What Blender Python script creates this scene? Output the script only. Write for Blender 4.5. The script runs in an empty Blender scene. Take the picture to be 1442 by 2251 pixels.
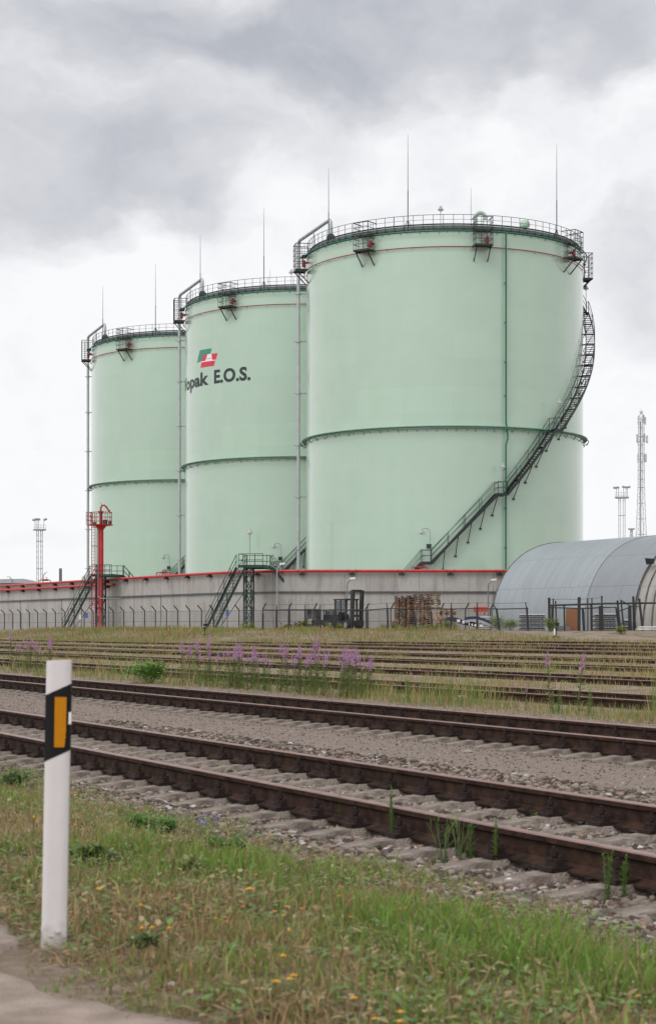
import bpy, math, random
import numpy as np
from mathutils import Vector, Matrix
C = bpy.context.scene.collection
sc = bpy.context.scene
R_ = math.radians
rnd = random.Random(7)
rng = np.random.default_rng(11)

# ------------------------------------------------------------------ camera
EYE = 1.4
F = 3950.0                     # focal length in photo pixels (photo is 1442 wide, horizon on row 1380)
cam = bpy.data.cameras.new('camera')
cam.sensor_fit = 'HORIZONTAL'; cam.sensor_width = 36.0
cam.lens = F / 1442 * 36.0
cam.shift_y = (1380 - 1125.5) / 1442
cam.clip_start = 0.1; cam.clip_end = 20000
cam.dof.use_dof = True; cam.dof.focus_distance = 120.0; cam.dof.aperture_fstop = 11.5
cam_ob = bpy.data.objects.new('camera', cam); C.objects.link(cam_ob)
cam_ob.location = (0, 0, EYE); cam_ob.rotation_euler = (math.pi/2, 0, 0)
sc.camera = cam_ob

# ------------------------------------------------------------------ world: overcast sky
SUN_EL, SUN_AZ = 48.0, 215.0      # azimuth of the sun, degrees clockwise from +Y
w = bpy.data.worlds.new('World'); sc.world = w; w.use_nodes = True
nt = w.node_tree; nt.nodes.clear()
def N(tree, t, **kw):
    n = tree.nodes.new(t)
    for k, v in kw.items():
        setattr(n, k, v)
    return n
def link(tree, a, b): tree.links.new(a, b)
out = N(nt, 'ShaderNodeOutputWorld')
sky = N(nt, 'ShaderNodeTexSky'); sky.sky_type = 'NISHITA'; sky.sun_disc = False
sky.sun_elevation = R_(SUN_EL); sky.sun_rotation = R_(SUN_AZ)
bg1 = N(nt, 'ShaderNodeBackground'); bg1.inputs['Strength'].default_value = 0.1
link(nt, sky.outputs[0], bg1.inputs[0])
tc = N(nt, 'ShaderNodeTexCoord')
def vm(op, a, b=None, c=None):
    n = N(nt, 'ShaderNodeVectorMath', operation=op)
    for i, s in enumerate((a, b, c)):
        if s is None: continue
        if isinstance(s, tuple): n.inputs[i].default_value = s
        else: link(nt, s, n.inputs[i])
    return n
def mt(op, a, b=None, c=None, clamp=False):
    n = N(nt, 'ShaderNodeMath', operation=op); n.use_clamp = clamp
    for i, s in enumerate((a, b, c)):
        if s is None: continue
        if isinstance(s, (int, float)): n.inputs[i].default_value = s
        else: link(nt, s, n.inputs[i])
    return n.outputs[0]
D0 = tc.outputs['Generated']
mp = vm('MULTIPLY', D0, (1.0, 1.0, 1.5))
n1 = N(nt, 'ShaderNodeTexNoise'); n1.inputs['Scale'].default_value = 9; n1.inputs['Detail'].default_value = 5; n1.inputs['Roughness'].default_value = .5
link(nt, mp.outputs[0], n1.inputs['Vector'])
warp = vm('SUBTRACT', n1.outputs['Color'], (.5, .5, .5))
warp = vm('SCALE', warp.outputs[0]); warp.inputs['Scale'].default_value = .16
DW = vm('ADD', D0, warp.outputs[0]).outputs[0]
# cloud banks: (azimuth px, elevation px, radius x, radius z in radians, depth)
def pdir(x, y):
    v = Vector(((x-721)/F, 1, (1380-y)/F)); v.normalize(); return v
acc = None
for (x, y, rx, rz, k) in [(90, 40, .12, .044, .50), (560, 40, .09, .034, .50), (90, 425, .11, .036, .56), (370, 330, .09, .028, .32), (1000, 30, .12, .030, .22), (1442, 480, .04, .020, .22),
                          (950, 110, .14, .030, .36), (1400, 130, .09, .040, .40), (1440, 630, .045, .034, .42), (640, 400, .040, .022, -.34), (240, 590, .07, .020, -.30), (1150, 270, .07, .022, -.16), (230, 190, .06, .016, -.16), (1430, 260, .04, .014, -.12), (1150, 330, .07, .03, .08),
                          (760, 470, .05, .02, .08), (250, 1200, .10, .012, .06), (150, 545, .05, .014, .16), (330, 420, .06, .02, .10)]:
    c = pdir(x, y)
    s = vm('SUBTRACT', DW, tuple(c))
    s = vm('MULTIPLY', s.outputs[0], (1/rx, 1/rx, 1/rz))
    l = vm('LENGTH', s.outputs[0]).outputs['Value']
    g = mt('MULTIPLY', mt('POWER', 2.718, mt('MULTIPLY', mt('MULTIPLY', l, l), -1.0)), k)
    acc = g if acc is None else mt('ADD', acc, g)
n2 = N(nt, 'ShaderNodeTexNoise'); n2.inputs['Scale'].default_value = 26; n2.inputs['Detail'].default_value = 7; n2.inputs['Roughness'].default_value = .55
link(nt, vm('MULTIPLY', DW, (1, 1, 1.7)).outputs[0], n2.inputs['Vector'])
fine = mt('MULTIPLY', mt('SUBTRACT', n2.outputs['Fac'], .5), .50)
sep = N(nt, 'ShaderNodeSeparateXYZ'); link(nt, D0, sep.inputs[0])
# elsewhere round the sky: ordinary broken overcast
n3 = N(nt, 'ShaderNodeTexNoise'); n3.inputs['Scale'].default_value = 2.6; n3.inputs['Detail'].default_value = 6
link(nt, D0, n3.inputs['Vector'])
up = mt('MULTIPLY', mt('SUBTRACT', sep.outputs[2], .30, clamp=True), 1.6, clamp=True)
far = mt('MULTIPLY', mt('MULTIPLY', n3.outputs['Fac'], up), .6)
dens = mt('ADD', mt('ADD', acc, mt('MULTIPLY', fine, mt('ADD', mt('MULTIPLY', sep.outputs[2], 3.0, clamp=True), .25))), far, clamp=True)
ramp = N(nt, 'ShaderNodeValToRGB')
e = ramp.color_ramp.elements
e[0].position = 0.0; e[0].color = (.98, .985, 1.0, 1)
e[1].position = 1.0; e[1].color = (.48, .50, .55, 1)
m_ = e.new(.18); m_.color = (.88, .885, .905, 1)
m_ = e.new(.5); m_.color = (.69, .698, .735, 1)
link(nt, dens, ramp.inputs[0])
bg2 = N(nt, 'ShaderNodeBackground'); link(nt, ramp.outputs[0], bg2.inputs[0])
# the cloud deck is thinner and brighter round the hidden sun, behind the camera
sd = Vector((math.sin(R_(SUN_AZ))*math.cos(R_(SUN_EL)), math.cos(R_(SUN_AZ))*math.cos(R_(SUN_EL)), math.sin(R_(SUN_EL))))
dt = N(nt, 'ShaderNodeVectorMath', operation='DOT_PRODUCT'); link(nt, D0, dt.inputs[0]); dt.inputs[1].default_value = tuple(sd)
glow = mt('MULTIPLY', mt('POWER', mt('MAXIMUM', dt.outputs['Value'], 0.0), 3.0), 0.9)
link(nt, mt('ADD', glow, 1.0), bg2.inputs['Strength'])
mix = N(nt, 'ShaderNodeMixShader'); mix.inputs[0].default_value = .96
link(nt, bg1.outputs[0], mix.inputs[1]); link(nt, bg2.outputs[0], mix.inputs[2]); link(nt, mix.outputs[0], out.inputs[0])

sl = bpy.data.lights.new('sun', 'SUN'); sl.energy = 0.9; sl.angle = R_(22); sl.color = (1.0, .96, .9)
so = bpy.data.objects.new('sun', sl); C.objects.link(so); so.location = (0, -20, 60)
so.rotation_euler = (-sd).to_track_quat('-Z', 'Y').to_euler()
sc.view_settings.view_transform = 'Standard'; sc.view_settings.look = 'None'
sc.view_settings.exposure = 0.0; sc.view_settings.gamma = 1.0

# ------------------------------------------------------------------ geometry of the place
TH = math.atan(1951/F); CT, ST = math.cos(TH), math.sin(TH)   # the tracks run at this angle to the view
def dt2xy(d, t): return (-t*ST + d*CT, t*CT + d*ST)
def px(x, y, Z): return Vector(((x-721)*Z/F, Z, EYE + (1380-y)*Z/F))
def z_of(y, Z): return EYE + (1380-y)*Z/F
GY = 1.2                                                       # level of the tank yard
WALL = [(26, 149), (-2.6, 149), (-5.6, 150.4), (-8.6, 153.3), (-11.6, 158.2), (-37.6, 203.5), (-60, 243)]
FENCE = [(16, 141.5), (-5.6, 141.5), (-10.5, 145), (-15.5, 152), (-42, 198), (-60, 229)]
YARD = [(60, 108), (22.5, 117), (-4.9, 129.5)]
BANK = [(80, 104), (22.5, 115.5), (-4.8, 127.5), (-7.4, 137), (-12, 143), (-17.5, 152), (-44, 198), (-110, 312), (-900, 1700)]
def ray_poly(x, poly):
    k = (x-721)/F
    for (x0, y0), (x1, y1) in zip(poly[:-1], poly[1:]):
        den = (x1-x0) - k*(y1-y0)
        if abs(den) < 1e-9: continue
        s = (k*y0 - x0)/den
        if -1e-6 <= s <= 1+1e-6: return Vector((x0+s*(x1-x0), y0+s*(y1-y0), 0))
    return None

# numpy value noise
_tab = rng.random((256, 256))
def vnoise(x, y, s=1.0):
    x = np.asarray(x, float)*s + 57.3; y = np.asarray(y, float)*s + 91.7
    xi = np.floor(x).astype(int); yi = np.floor(y).astype(int); fx = x-xi; fy = y-yi
    fx = fx*fx*(3-2*fx); fy = fy*fy*(3-2*fy)
    a = _tab[xi & 255, yi & 255]; b = _tab[(xi+1) & 255, yi & 255]; c = _tab[xi & 255, (yi+1) & 255]; d = _tab[(xi+1) & 255, (yi+1) & 255]
    return (a*(1-fx)+b*fx)*(1-fy) + (c*(1-fx)+d*fx)*fy
TR_D = [5.75, 11.5, 17.8, 23.3, 28.9, 34.5, 40.0, 45.5, 51.0, 56.5]
TR_Z = [.20, .20, .20, .26, .31, .357, .46, .506, .546, .62]
def poly_dist(x, y, poly):
    best = np.full(np.shape(x), 1e9); side = np.zeros(np.shape(x))
    for (x0, y0), (x1, y1) in zip(poly[:-1], poly[1:]):
        dx, dy = x1-x0, y1-y0; L = dx*dx+dy*dy
        s = np.clip(((x-x0)*dx + (y-y0)*dy)/L, 0, 1)
        ex = x-(x0+s*dx); ey = y-(y0+s*dy); dd = np.hypot(ex, ey)
        sd_ = dx*ey - dy*ex
        m = dd < best; best = np.where(m, dd, best); side = np.where(m, sd_, side)
    return np.where(side < 0, best, -best)      # positive = beyond the line (away from the tracks)
def ground_z(x, y, detail=True):
    x = np.asarray(x, float); y = np.asarray(y, float)
    d = x*CT + y*ST
    g = np.interp(d, [-3, 1.9, 2.6, 3.6, 4.7, 5.3, 8.6, 9.4, 10.4, 11.0, 14.3, 15.2, 17.0, 17.6, 23, 28.6, 34.2, 39.7, 45.2, 50.7, 56.2, 70],
                  [.22, .235, .25, .16, .01, -.032, -.032, .0, .0, -.035, -.035, -.01, .0, .035, .13, .19, .24, .345, .39, .43, .50, .55])
    b = poly_dist(x, y, BANK)
    s = np.clip((b+11)/11, 0, 1); s = s*s*(3-2*s)
    g = g*(1-s) + GY*s
    if detail:
        near = np.clip((60-y)/60, 0, 1)
        on_verge = np.clip((5.0-d)/1.0, 0, 1)*np.clip((d-1.7)/.5, 0, 1)
        g = g + near*(vnoise(x, y, 2.1)-.5)*.05*(.25+on_verge) + near*(vnoise(x, y, 9)-.5)*.02*(.4+on_verge)
    return g
def gz(x, y): return float(ground_z(np.array([x]), np.array([y]))[0])

# ------------------------------------------------------------------ mesh helpers
class MB:
    def __init__(s): s.v = []; s.f = []; s.m = []; s.mi = 0
    def add(s, vs, fs):
        o = len(s.v); s.v += [tuple(p) for p in vs]; s.f += [tuple(i+o for i in f) for f in fs]; s.m += [s.mi]*len(fs); return s
    def box(s, c, size, rz=0, rot=None):
        hx, hy, hz = size[0]/2, size[1]/2, size[2]/2
        M = rot if rot is not None else Matrix.Rotation(rz, 3, 'Z')
        c = Vector(c)
        vs = [c + M @ Vector((a*hx, b*hy, k*hz)) for k in (-1, 1) for (a, b) in ((-1, -1), (1, -1), (1, 1), (-1, 1))]
        return s.add(vs, [(3, 2, 1, 0), (4, 5, 6, 7), (0, 1, 5, 4), (1, 2, 6, 5), (2, 3, 7, 6), (3, 0, 4, 7)])
    def bar(s, p, q, wdt, h=None, up=(0, 0, 1)):
        h = h or wdt; p = Vector(p); q = Vector(q); a = (q-p)
        if a.length < 1e-6: return s
        a.normalize(); u = Vector(up)
        if abs(a.dot(u)) > .98: u = Vector((1, 0, 0))
        sdv = a.cross(u).normalized(); u = sdv.cross(a).normalized()
        vs = [b + sdv*i*wdt/2 + u*j*h/2 for b in (p, q) for (i, j) in ((-1, -1), (1, -1), (1, 1), (-1, 1))]
        return s.add(vs, [(3, 2, 1, 0), (4, 5, 6, 7), (0, 1, 5, 4), (1, 2, 6, 5), (2, 3, 7, 6), (3, 0, 4, 7)])
    def tube(s, pts, r, n=8, closed=False, cap=True):
        pts = [Vector(p) for p in pts]; k = len(pts)
        rr = r if isinstance(r, (list, tuple)) else [r]*k
        vs = []; ref = None
        for i, p in enumerate(pts):
            if closed: a = pts[(i+1) % k]-pts[i-1]
            else: a = pts[min(i+1, k-1)]-pts[max(i-1, 0)]
            a.normalize()
            if ref is None:
                ref = Vector((0, 0, 1)) if abs(a.z) < .9 else Vector((1, 0, 0))
            sdv = a.cross(ref).normalized(); ref = sdv.cross(a).normalized()
            for j in range(n):
                t = 2*math.pi*j/n
                vs.append(p + (sdv*math.cos(t) + ref*math.sin(t))*rr[i])
        fs = []
        for i in range(k if closed else k-1):
            for j in range(n):
                a0 = i*n+j; a1 = i*n+(j+1) % n; b0 = ((i+1) % k)*n+j; b1 = ((i+1) % k)*n+(j+1) % n
                fs.append((a0, b0, b1, a1))
        if cap and not closed:
            fs.append(tuple(range(n))); fs.append(tuple((k-1)*n+j for j in reversed(range(n))))
        return s.add(vs, fs)
    def lathe(s, prof, n=32, c=(0, 0, 0), a0=0, a1=2*math.pi):
        full = abs(a1-a0-2*math.pi) < 1e-6; k = n if full else n+1
        vs = []
        for (r, z) in prof:
            for j in range(k):
                t = a0+(a1-a0)*j/n
                vs.append((c[0]+r*math.sin(t), c[1]-r*math.cos(t), c[2]+z))
        fs = []
        for i in range(len(prof)-1):
            for j in range(n):
                j2 = (j+1) % k
                fs.append((i*k+j, i*k+j2, (i+1)*k+j2, (i+1)*k+j))
        return s.add(vs, fs)
    def prism(s, poly, axis_p, axis_q):
        """poly: list of 3D points, extruded by axis_q-axis_p"""
        dv = Vector(axis_q)-Vector(axis_p); n = len(poly)
        vs = [Vector(p) for p in poly] + [Vector(p)+dv for p in poly]
        fs = [tuple(reversed(range(n))), tuple(range(n, 2*n))] + [(i, (i+1) % n, (i+1) % n+n, i+n) for i in range(n)]
        return s.add(vs, fs)
    def build(s, name, mats, parent=None, smooth=False, loc=None):
        me = bpy.data.meshes.new(name); me.from_pydata(s.v, [], s.f)
        if not isinstance(mats, (list, tuple)): mats = [mats]
        for m in mats: me.materials.append(m)
        if len(mats) > 1: me.polygons.foreach_set('material_index', s.m)
        me.update()
        if smooth:
            me.polygons.foreach_set('use_smooth', [True]*len(me.polygons))
            try: me.set_sharp_from_angle(angle=R_(40))
            except Exception: pass
        o = bpy.data.objects.new(name, me); C.objects.link(o)
        if parent is not None: o.parent = parent
        if loc is not None: o.location = loc
        return o
def tag(o, label=None, cat=None, group=None, kind=None):
    if label: o['label'] = label
    if cat: o['category'] = cat
    if group: o['group'] = group
    if kind: o['kind'] = kind
    return o
def empty(name, loc=(0, 0, 0), rz=0, parent=None):
    o = bpy.data.objects.new(name, None); C.objects.link(o); o.location = loc; o.rotation_euler = (0, 0, rz)
    o.empty_display_size = .3
    if parent is not None: o.parent = parent
    return o
def kids(o): return [c for c in bpy.data.objects if c.parent == o]
def copy_tree(o, parent=None):
    c = o.copy(); C.objects.link(c); c.parent = parent
    for ch in o.children: copy_tree(ch, c)
    return c
def np_mesh(name, verts, quads=None, tris=None, cols=None, mat=None, smooth=False):
    me = bpy.data.meshes.new(name)
    nv = len(verts); nq = 0 if quads is None else len(quads); ntr = 0 if tris is None else len(tris)
    me.vertices.add(nv); me.vertices.foreach_set('co', np.asarray(verts, np.float32).ravel())
    loops = []; starts = []; tot = []
    if nq: loops.append(np.asarray(quads, np.int32).ravel()); starts.append(np.arange(nq)*4); tot.append(np.full(nq, 4))
    if ntr: loops.append(np.asarray(tris, np.int32).ravel()); starts.append(nq*4+np.arange(ntr)*3); tot.append(np.full(ntr, 3))
    loops = np.concatenate(loops); me.loops.add(len(loops)); me.loops.foreach_set('vertex_index', loops)
    me.polygons.add(nq+ntr); me.polygons.foreach_set('loop_start', np.concatenate(starts).astype(np.int32))
    try: me.polygons.foreach_set('loop_total', np.concatenate(tot).astype(np.int32))
    except Exception: pass
    me.update(calc_edges=True)
    if cols is not None:
        ca = me.color_attributes.new('Col', 'FLOAT_COLOR', 'POINT')
        cc = np.ones((nv, 4), np.float32); cc[:, :3] = cols; ca.data.foreach_set('color', cc.ravel())
    if smooth: me.polygons.foreach_set('use_smooth', np.ones(nq+ntr, bool))
    if mat: me.materials.append(mat)
    o = bpy.data.objects.new(name, me); C.objects.link(o); return o

# ------------------------------------------------------------------ materials
def S(r, g, b):        # 0-255 display colour to linear
    f = lambda c: ((c/255+.055)/1.055)**2.4 if c/255 > .04045 else c/255/12.92
    return (f(r), f(g), f(b))
def mat(name, col, rough=.6, var=.15, scale=3.0, bump=0.0, bscale=20.0, metal=0.0, coat=0.0, col2=None, spec=.5, stretch=(1, 1, 1), detail=6):
    m = bpy.data.materials.new(name); m.use_nodes = True; t = m.node_tree; b = t.nodes['Principled BSDF']
    b.inputs['Roughness'].default_value = rough; b.inputs['Metallic'].default_value = metal
    b.inputs['Coat Weight'].default_value = coat; b.inputs['Specular IOR Level'].default_value = spec
    co = N(t, 'ShaderNodeTexCoord'); mpn = N(t, 'ShaderNodeMapping'); mpn.inputs['Scale'].default_value = stretch
    link(t, co.outputs['Object'], mpn.inputs[0])
    no = N(t, 'ShaderNodeTexNoise'); no.inputs['Scale'].default_value = scale; no.inputs['Detail'].default_value = detail
    link(t, mpn.outputs[0], no.inputs['Vector'])
    r = N(t, 'ShaderNodeValToRGB'); link(t, no.outputs['Fac'], r.inputs[0])
    c1 = tuple(c*(1-var) for c in col); c2 = col2 if col2 else tuple(min(1, c*(1+var)) for c in col)
    r.color_ramp.elements[0].position = .33; r.color_ramp.elements[0].color = (*c1, 1)
    r.color_ramp.elements[1].position = .67; r.color_ramp.elements[1].color = (*c2, 1)
    link(t, r.outputs[0], b.inputs['Base Color'])
    if bump:
        nb = N(t, 'ShaderNodeTexNoise'); nb.inputs['Scale'].default_value = bscale; nb.inputs['Detail'].default_value = 5
        link(t, mpn.outputs[0], nb.inputs['Vector'])
        bu = N(t, 'ShaderNodeBump'); bu.inputs['Strength'].default_value = bump; bu.inputs['Distance'].default_value = .02
        link(t, nb.outputs['Fac'], bu.inputs['Height']); link(t, bu.outputs[0], b.inputs['Normal'])
    return m
def vcol_mat(name, rough=.6, trans=0.0):
    m = bpy.data.materials.new(name); m.use_nodes = True; t = m.node_tree; b = t.nodes['Principled BSDF']
    a = N(t, 'ShaderNodeVertexColor'); a.layer_name = 'Col'
    link(t, a.outputs[0], b.inputs['Base Color']); b.inputs['Roughness'].default_value = rough; b.inputs['Specular IOR Level'].default_value = .25
    if trans:
        o = t.nodes['Material Output']; tr = N(t, 'ShaderNodeBsdfTranslucent'); link(t, a.outputs[0], tr.inputs[0])
        mx = N(t, 'ShaderNodeMixShader'); mx.inputs[0].default_value = trans
        link(t, b.outputs[0], mx.inputs[1]); link(t, tr.outputs[0], mx.inputs[2]); link(t, mx.outputs[0], o.inputs[0])
    return m
M = {}
M['dgreen'] = mat('dark green paint', (.012, .035, .028), .45, .25)
M['green'] = mat('pipe green paint', (.015, .14, .085), .4, .15)
M['red'] = mat('fire red paint', (.50, .018, .022), .4, .18, 1.5)
M['darkred'] = mat('dull red paint', (.28, .02, .03), .5, .2)
M['palegreen'] = mat('pale green fitting', (.36, .46, .38), .4, .1)
M['silver'] = mat('light grey pipe cladding', (.42, .44, .45), .4, .08, 2, metal=.25)
M['galv'] = mat('galvanised steel', (.22, .23, .24), .5, .2)
M['roof'] = mat('dark roof felt', (.10, .125, .12), .7, .2)
M['black'] = mat('black painted steel', (.016, .016, .018), .5, .25)
M['lamp'] = mat('lamp housing', (.35, .36, .37), .35, .1)
M['white'] = mat('white enamel', (.75, .75, .74), .35, .04)
M['text'] = mat('dark lettering paint', (.018, .032, .034), .45, .1)
M['logogreen'] = mat('emblem green paint', (.03, .24, .17), .4, .05)
M['logored'] = mat('emblem red paint', (.62, .025, .05), .4, .05)
M['logowhite'] = mat('emblem white paint', (.78, .76, .78), .4, .03)

def tank_mat():
    m = bpy.data.materials.new('mint green tank paint'); m.use_nodes = True; t = m.node_tree; b = t.nodes['Principled BSDF']
    co = N(t, 'ShaderNodeTexCoord'); uv = N(t, 'ShaderNodeUVMap')
    base = (.41, .555, .44)
    # weld seams: staggered plates
    br = N(t, 'ShaderNodeTexBrick'); br.offset = .5; br.inputs['Scale'].default_value = 1.0
    br.inputs['Brick Width'].default_value = 9.2; br.inputs['Row Height'].default_value = 2.4
    br.inputs['Mortar Size'].default_value = .012; br.inputs['Mortar Smooth'].default_value = .6
    br.inputs['Color1'].default_value = (*base, 1); br.inputs['Color2'].default_value = (base[0]*.955, base[1]*.955, base[2]*.96, 1)
    br.inputs['Mortar'].default_value = (base[0]*.86, base[1]*.87, base[2]*.87, 1)
    link(t, uv.outputs[0], br.inputs['Vector'])
    # rain streaks: stretched vertically
    mp_ = N(t, 'ShaderNodeMapping'); mp_.inputs['Scale'].default_value = (1.3, .035, 1); link(t, uv.outputs[0], mp_.inputs[0])
    no = N(t, 'ShaderNodeTexNoise'); no.inputs['Scale'].default_value = 1.0; no.inputs['Detail'].default_value = 8; no.inputs['Roughness'].default_value = .65
    link(t, mp_.outputs[0], no.inputs['Vector'])
    r = N(t, 'ShaderNodeValToRGB'); link(t, no.outputs['Fac'], r.inputs[0])
    r.color_ramp.elements[0].position = .3; r.color_ramp.elements[0].color = (.975, .978, .975, 1)
    r.color_ramp.elements[1].position = .62; r.color_ramp.elements[1].color = (1, 1, 1, 1)
    mx = N(t, 'ShaderNodeMix', data_type='RGBA', blend_type='MULTIPLY'); mx.inputs[0].default_value = 1
    link(t, br.outputs['Color'], mx.inputs[6]); link(t, r.outputs[0], mx.inputs[7])
    # dirt just under the rim and below fittings
    nz = N(t, 'ShaderNodeTexNoise'); nz.inputs['Scale'].default_value = .5; nz.inputs['Detail'].default_value = 6; link(t, co.outputs['Object'], nz.inputs['Vector'])
    r2 = N(t, 'ShaderNodeValToRGB'); link(t, nz.outputs['Fac'], r2.inputs[0])
    r2.color_ramp.elements[0].position = .35; r2.color_ramp.elements[0].color = (.95, .965, .95, 1)
    r2.color_ramp.elements[1].position = .65; r2.color_ramp.elements[1].color = (1, 1, 1, 1)
    mx2 = N(t, 'ShaderNodeMix', data_type='RGBA', blend_type='MULTIPLY'); mx2.inputs[0].default_value = 1
    link(t, mx.outputs[2], mx2.inputs[6]); link(t, r2.outputs[0], mx2.inputs[7]); link(t, mx2.outputs[2], b.inputs['Base Color'])
    b.inputs['Roughness'].default_value = .34; b.inputs['Coat Weight'].default_value = 1.0; b.inputs['Coat Roughness'].default_value = .10; b.inputs['Coat IOR'].default_value = 1.55
    nb = N(t, 'ShaderNodeTexNoise'); nb.inputs['Scale'].default_value = .35; nb.inputs['Detail'].default_value = 3; link(t, co.outputs['Object'], nb.inputs['Vector'])
    ad = N(t, 'ShaderNodeMath', operation='ADD'); ms = N(t, 'ShaderNodeMath', operation='MULTIPLY'); ms.inputs[1].default_value = -.12
    link(t, br.outputs['Fac'], ms.inputs[0]); link(t, ms.outputs[0], ad.inputs[0]); link(t, nb.outputs['Fac'], ad.inputs[1])
    bu = N(t, 'ShaderNodeBump'); bu.inputs['Strength'].default_value = .22; bu.inputs['Distance'].default_value = .08
    link(t, ad.outputs[0], bu.inputs['Height']); link(t, bu.outputs[0], b.inputs['Normal'])
    return m
M['tank'] = tank_mat()

# ------------------------------------------------------------------ ground
def ground_mat():
    m = bpy.data.materials.new('railway ground'); m.use_nodes = True; t = m.node_tree; b = t.nodes['Principled BSDF']
    b.inputs['Roughness'].default_value = .9; b.inputs['Specular IOR Level'].default_value = .2
    co = N(t, 'ShaderNodeTexCoord'); O = co.outputs['Object']
    def noise(s, det=6, rough=.6):
        n = N(t, 'ShaderNodeTexNoise'); n.inputs['Scale'].default_value = s; n.inputs['Detail'].default_value = det; n.inputs['Roughness'].default_value = rough
        link(t, O, n.inputs['Vector']); return n.outputs['Fac']
    def math_(op, a, b_=None, c_=None, clamp=False):
        n = N(t, 'ShaderNodeMath', operation=op); n.use_clamp = clamp
        for i, s_ in enumerate((a, b_, c_)):
            if s_ is None: continue
            if isinstance(s_, (int, float)): n.inputs[i].default_value = s_
            else: link(t, s_, n.inputs[i])
        return n.outputs[0]
    def ramp_(f, pts):
        r = N(t, 'ShaderNodeValToRGB'); link(t, f, r.inputs[0]); el = r.color_ramp.elements
        while len(el) < len(pts): el.new(.5)
        for i, (p, c_) in enumerate(pts): el[i].position = p; el[i].color = (*c_, 1)
        return r.outputs[0]
    def mixc(f, a, b_):
        n = N(t, 'ShaderNodeMix', data_type='RGBA'); link(t, f, n.inputs[0]); link(t, a, n.inputs[6]); link(t, b_, n.inputs[7]); return n.outputs[2]
    dp = N(t, 'ShaderNodeVectorMath', operation='DOT_PRODUCT'); link(t, O, dp.inputs[0]); dp.inputs[1].default_value = (CT, ST, 0)
    d = math_('ADD', dp.outputs['Value'], math_('MULTIPLY', math_('SUBTRACT', noise(1.1, 5), .5), 1.6))
    vo = N(t, 'ShaderNodeTexVoronoi'); vo.inputs['Scale'].default_value = 24; link(t, O, vo.inputs['Vector'])
    vo2 = N(t, 'ShaderNodeTexVoronoi'); vo2.inputs['Scale'].default_value = 75; link(t, O, vo2.inputs['Vector'])
    sp = N(t, 'ShaderNodeSeparateColor'); link(t, vo.outputs['Color'], sp.inputs[0])
    sp2 = N(t, 'ShaderNodeSeparateColor'); link(t, vo2.outputs['Color'], sp2.inputs[0])
    ballast = ramp_(sp.outputs[0], [(0, (.06, .044, .036)), (.5, (.12, .092, .076)), (.85, (.18, .143, .12)), (1, (.32, .28, .25))])
    fine_ = ramp_(math_('ADD', math_('MULTIPLY', sp2.outputs[0], .6), math_('MULTIPLY', noise(2.5), .4)), [(.1, (.14, .106, .087)), (.5, (.22, .172, .145)), (.9, (.33, .275, .24))])
    soil = ramp_(noise(7, 8, .7), [(.3, (.13, .097, .068)), (.55, (.22, .17, .128)), (.75, (.31, .245, .195))])
    yard = ramp_(noise(.9, 8, .7), [(.3, (.12, .12, .05)), (.44, (.20, .16, .10)), (.56, (.30, .235, .20)), (.72, (.16, .16, .06))])
    def step(x, a, w_=.4): return math_('DIVIDE', math_('SUBTRACT', x, a-w_/2), w_, clamp=True)
    c_ = mixc(step(d, 4.5), soil, ballast)
    c_ = mixc(step(d, 8.7, .6), c_, fine_)
    c_ = mixc(step(d, 15.9, 1.0), c_, yard)
    link(t, c_, b.inputs['Base Color'])
    hgt = math_('ADD', math_('MULTIPLY', vo.outputs['Distance'], .7), math_('MULTIPLY', noise(60, 4), .4))
    bu = N(t, 'ShaderNodeBump'); bu.inputs['Strength'].default_value = .8; bu.inputs['Distance'].default_value = .03
    link(t, hgt, bu.inputs['Height']); link(t, bu.outputs[0], b.inputs['Normal'])
    return m
def axis(a, b, step, far, n):
    core = np.arange(a, b+step/2, step)
    g = np.geomspace(1, (far-b)/step/8+1, n); hi = b + (g-1)*step*8 + step
    g2 = np.geomspace(1, (far+a)/step/8+1, n); lo = a - (g2-1)*step*8 - step
    return lo[::-1], core, hi
lo, core, hi = axis(-9, 9, .13, 4000, 90); gxs = np.concatenate([lo, core, hi])
lo, core, hi = axis(3.5, 26, .13, 6000, 150); gys = np.concatenate([np.linspace(-300, 3.3, 25), core, hi])
GX, GYY = np.meshgrid(gxs, gys)
GZ = ground_z(GX, GYY)
GZ = np.where(np.hypot(GX, GYY) > 600, GZ-.0, GZ)
nxg, nyg = len(gxs), len(gys)
idx = np.arange(nxg*nyg).reshape(nyg, nxg)
quads = np.stack([idx[:-1, :-1], idx[:-1, 1:], idx[1:, 1:], idx[1:, :-1]], -1).reshape(-1, 4)
go = np_mesh('ground', np.stack([GX, GYY, GZ], -1).reshape(-1, 3), quads, None, None, ground_mat(), True)
tag(go, kind='structure')

# sandy path the camera stands on
nt_ = 700
ts = np.linspace(-40, 60, nt_)
edge = 1.88 + (vnoise(ts, ts*0, 1.6)-.5)*.34 + (vnoise(ts, ts*0+9, 7)-.5)*.14
ds = [-14, -6, -3, -1, 0, .5, 1.0, 1.3, 1.5]
rows = []
for i, t_ in enumerate(ts):
    e_ = edge[i]; row = [(dd, t_) for dd in ds] + [(e_-.12, t_), (e_-.04, t_), (e_, t_)]
    rows.append(row)
PV = np.array([[(-t_*ST + dd*CT, t_*CT + dd*ST) for dd, t_ in row] for row in rows])
PZ = ground_z(PV[..., 0], PV[..., 1]) + .022
PZ[:, -1] -= .05
k_ = PV.shape[1]
idx = np.arange(nt_*k_).reshape(nt_, k_)
quads = np.stack([idx[:-1, :-1], idx[:-1, 1:], idx[1:, 1:], idx[1:, :-1]], -1).reshape(-1, 4)
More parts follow.
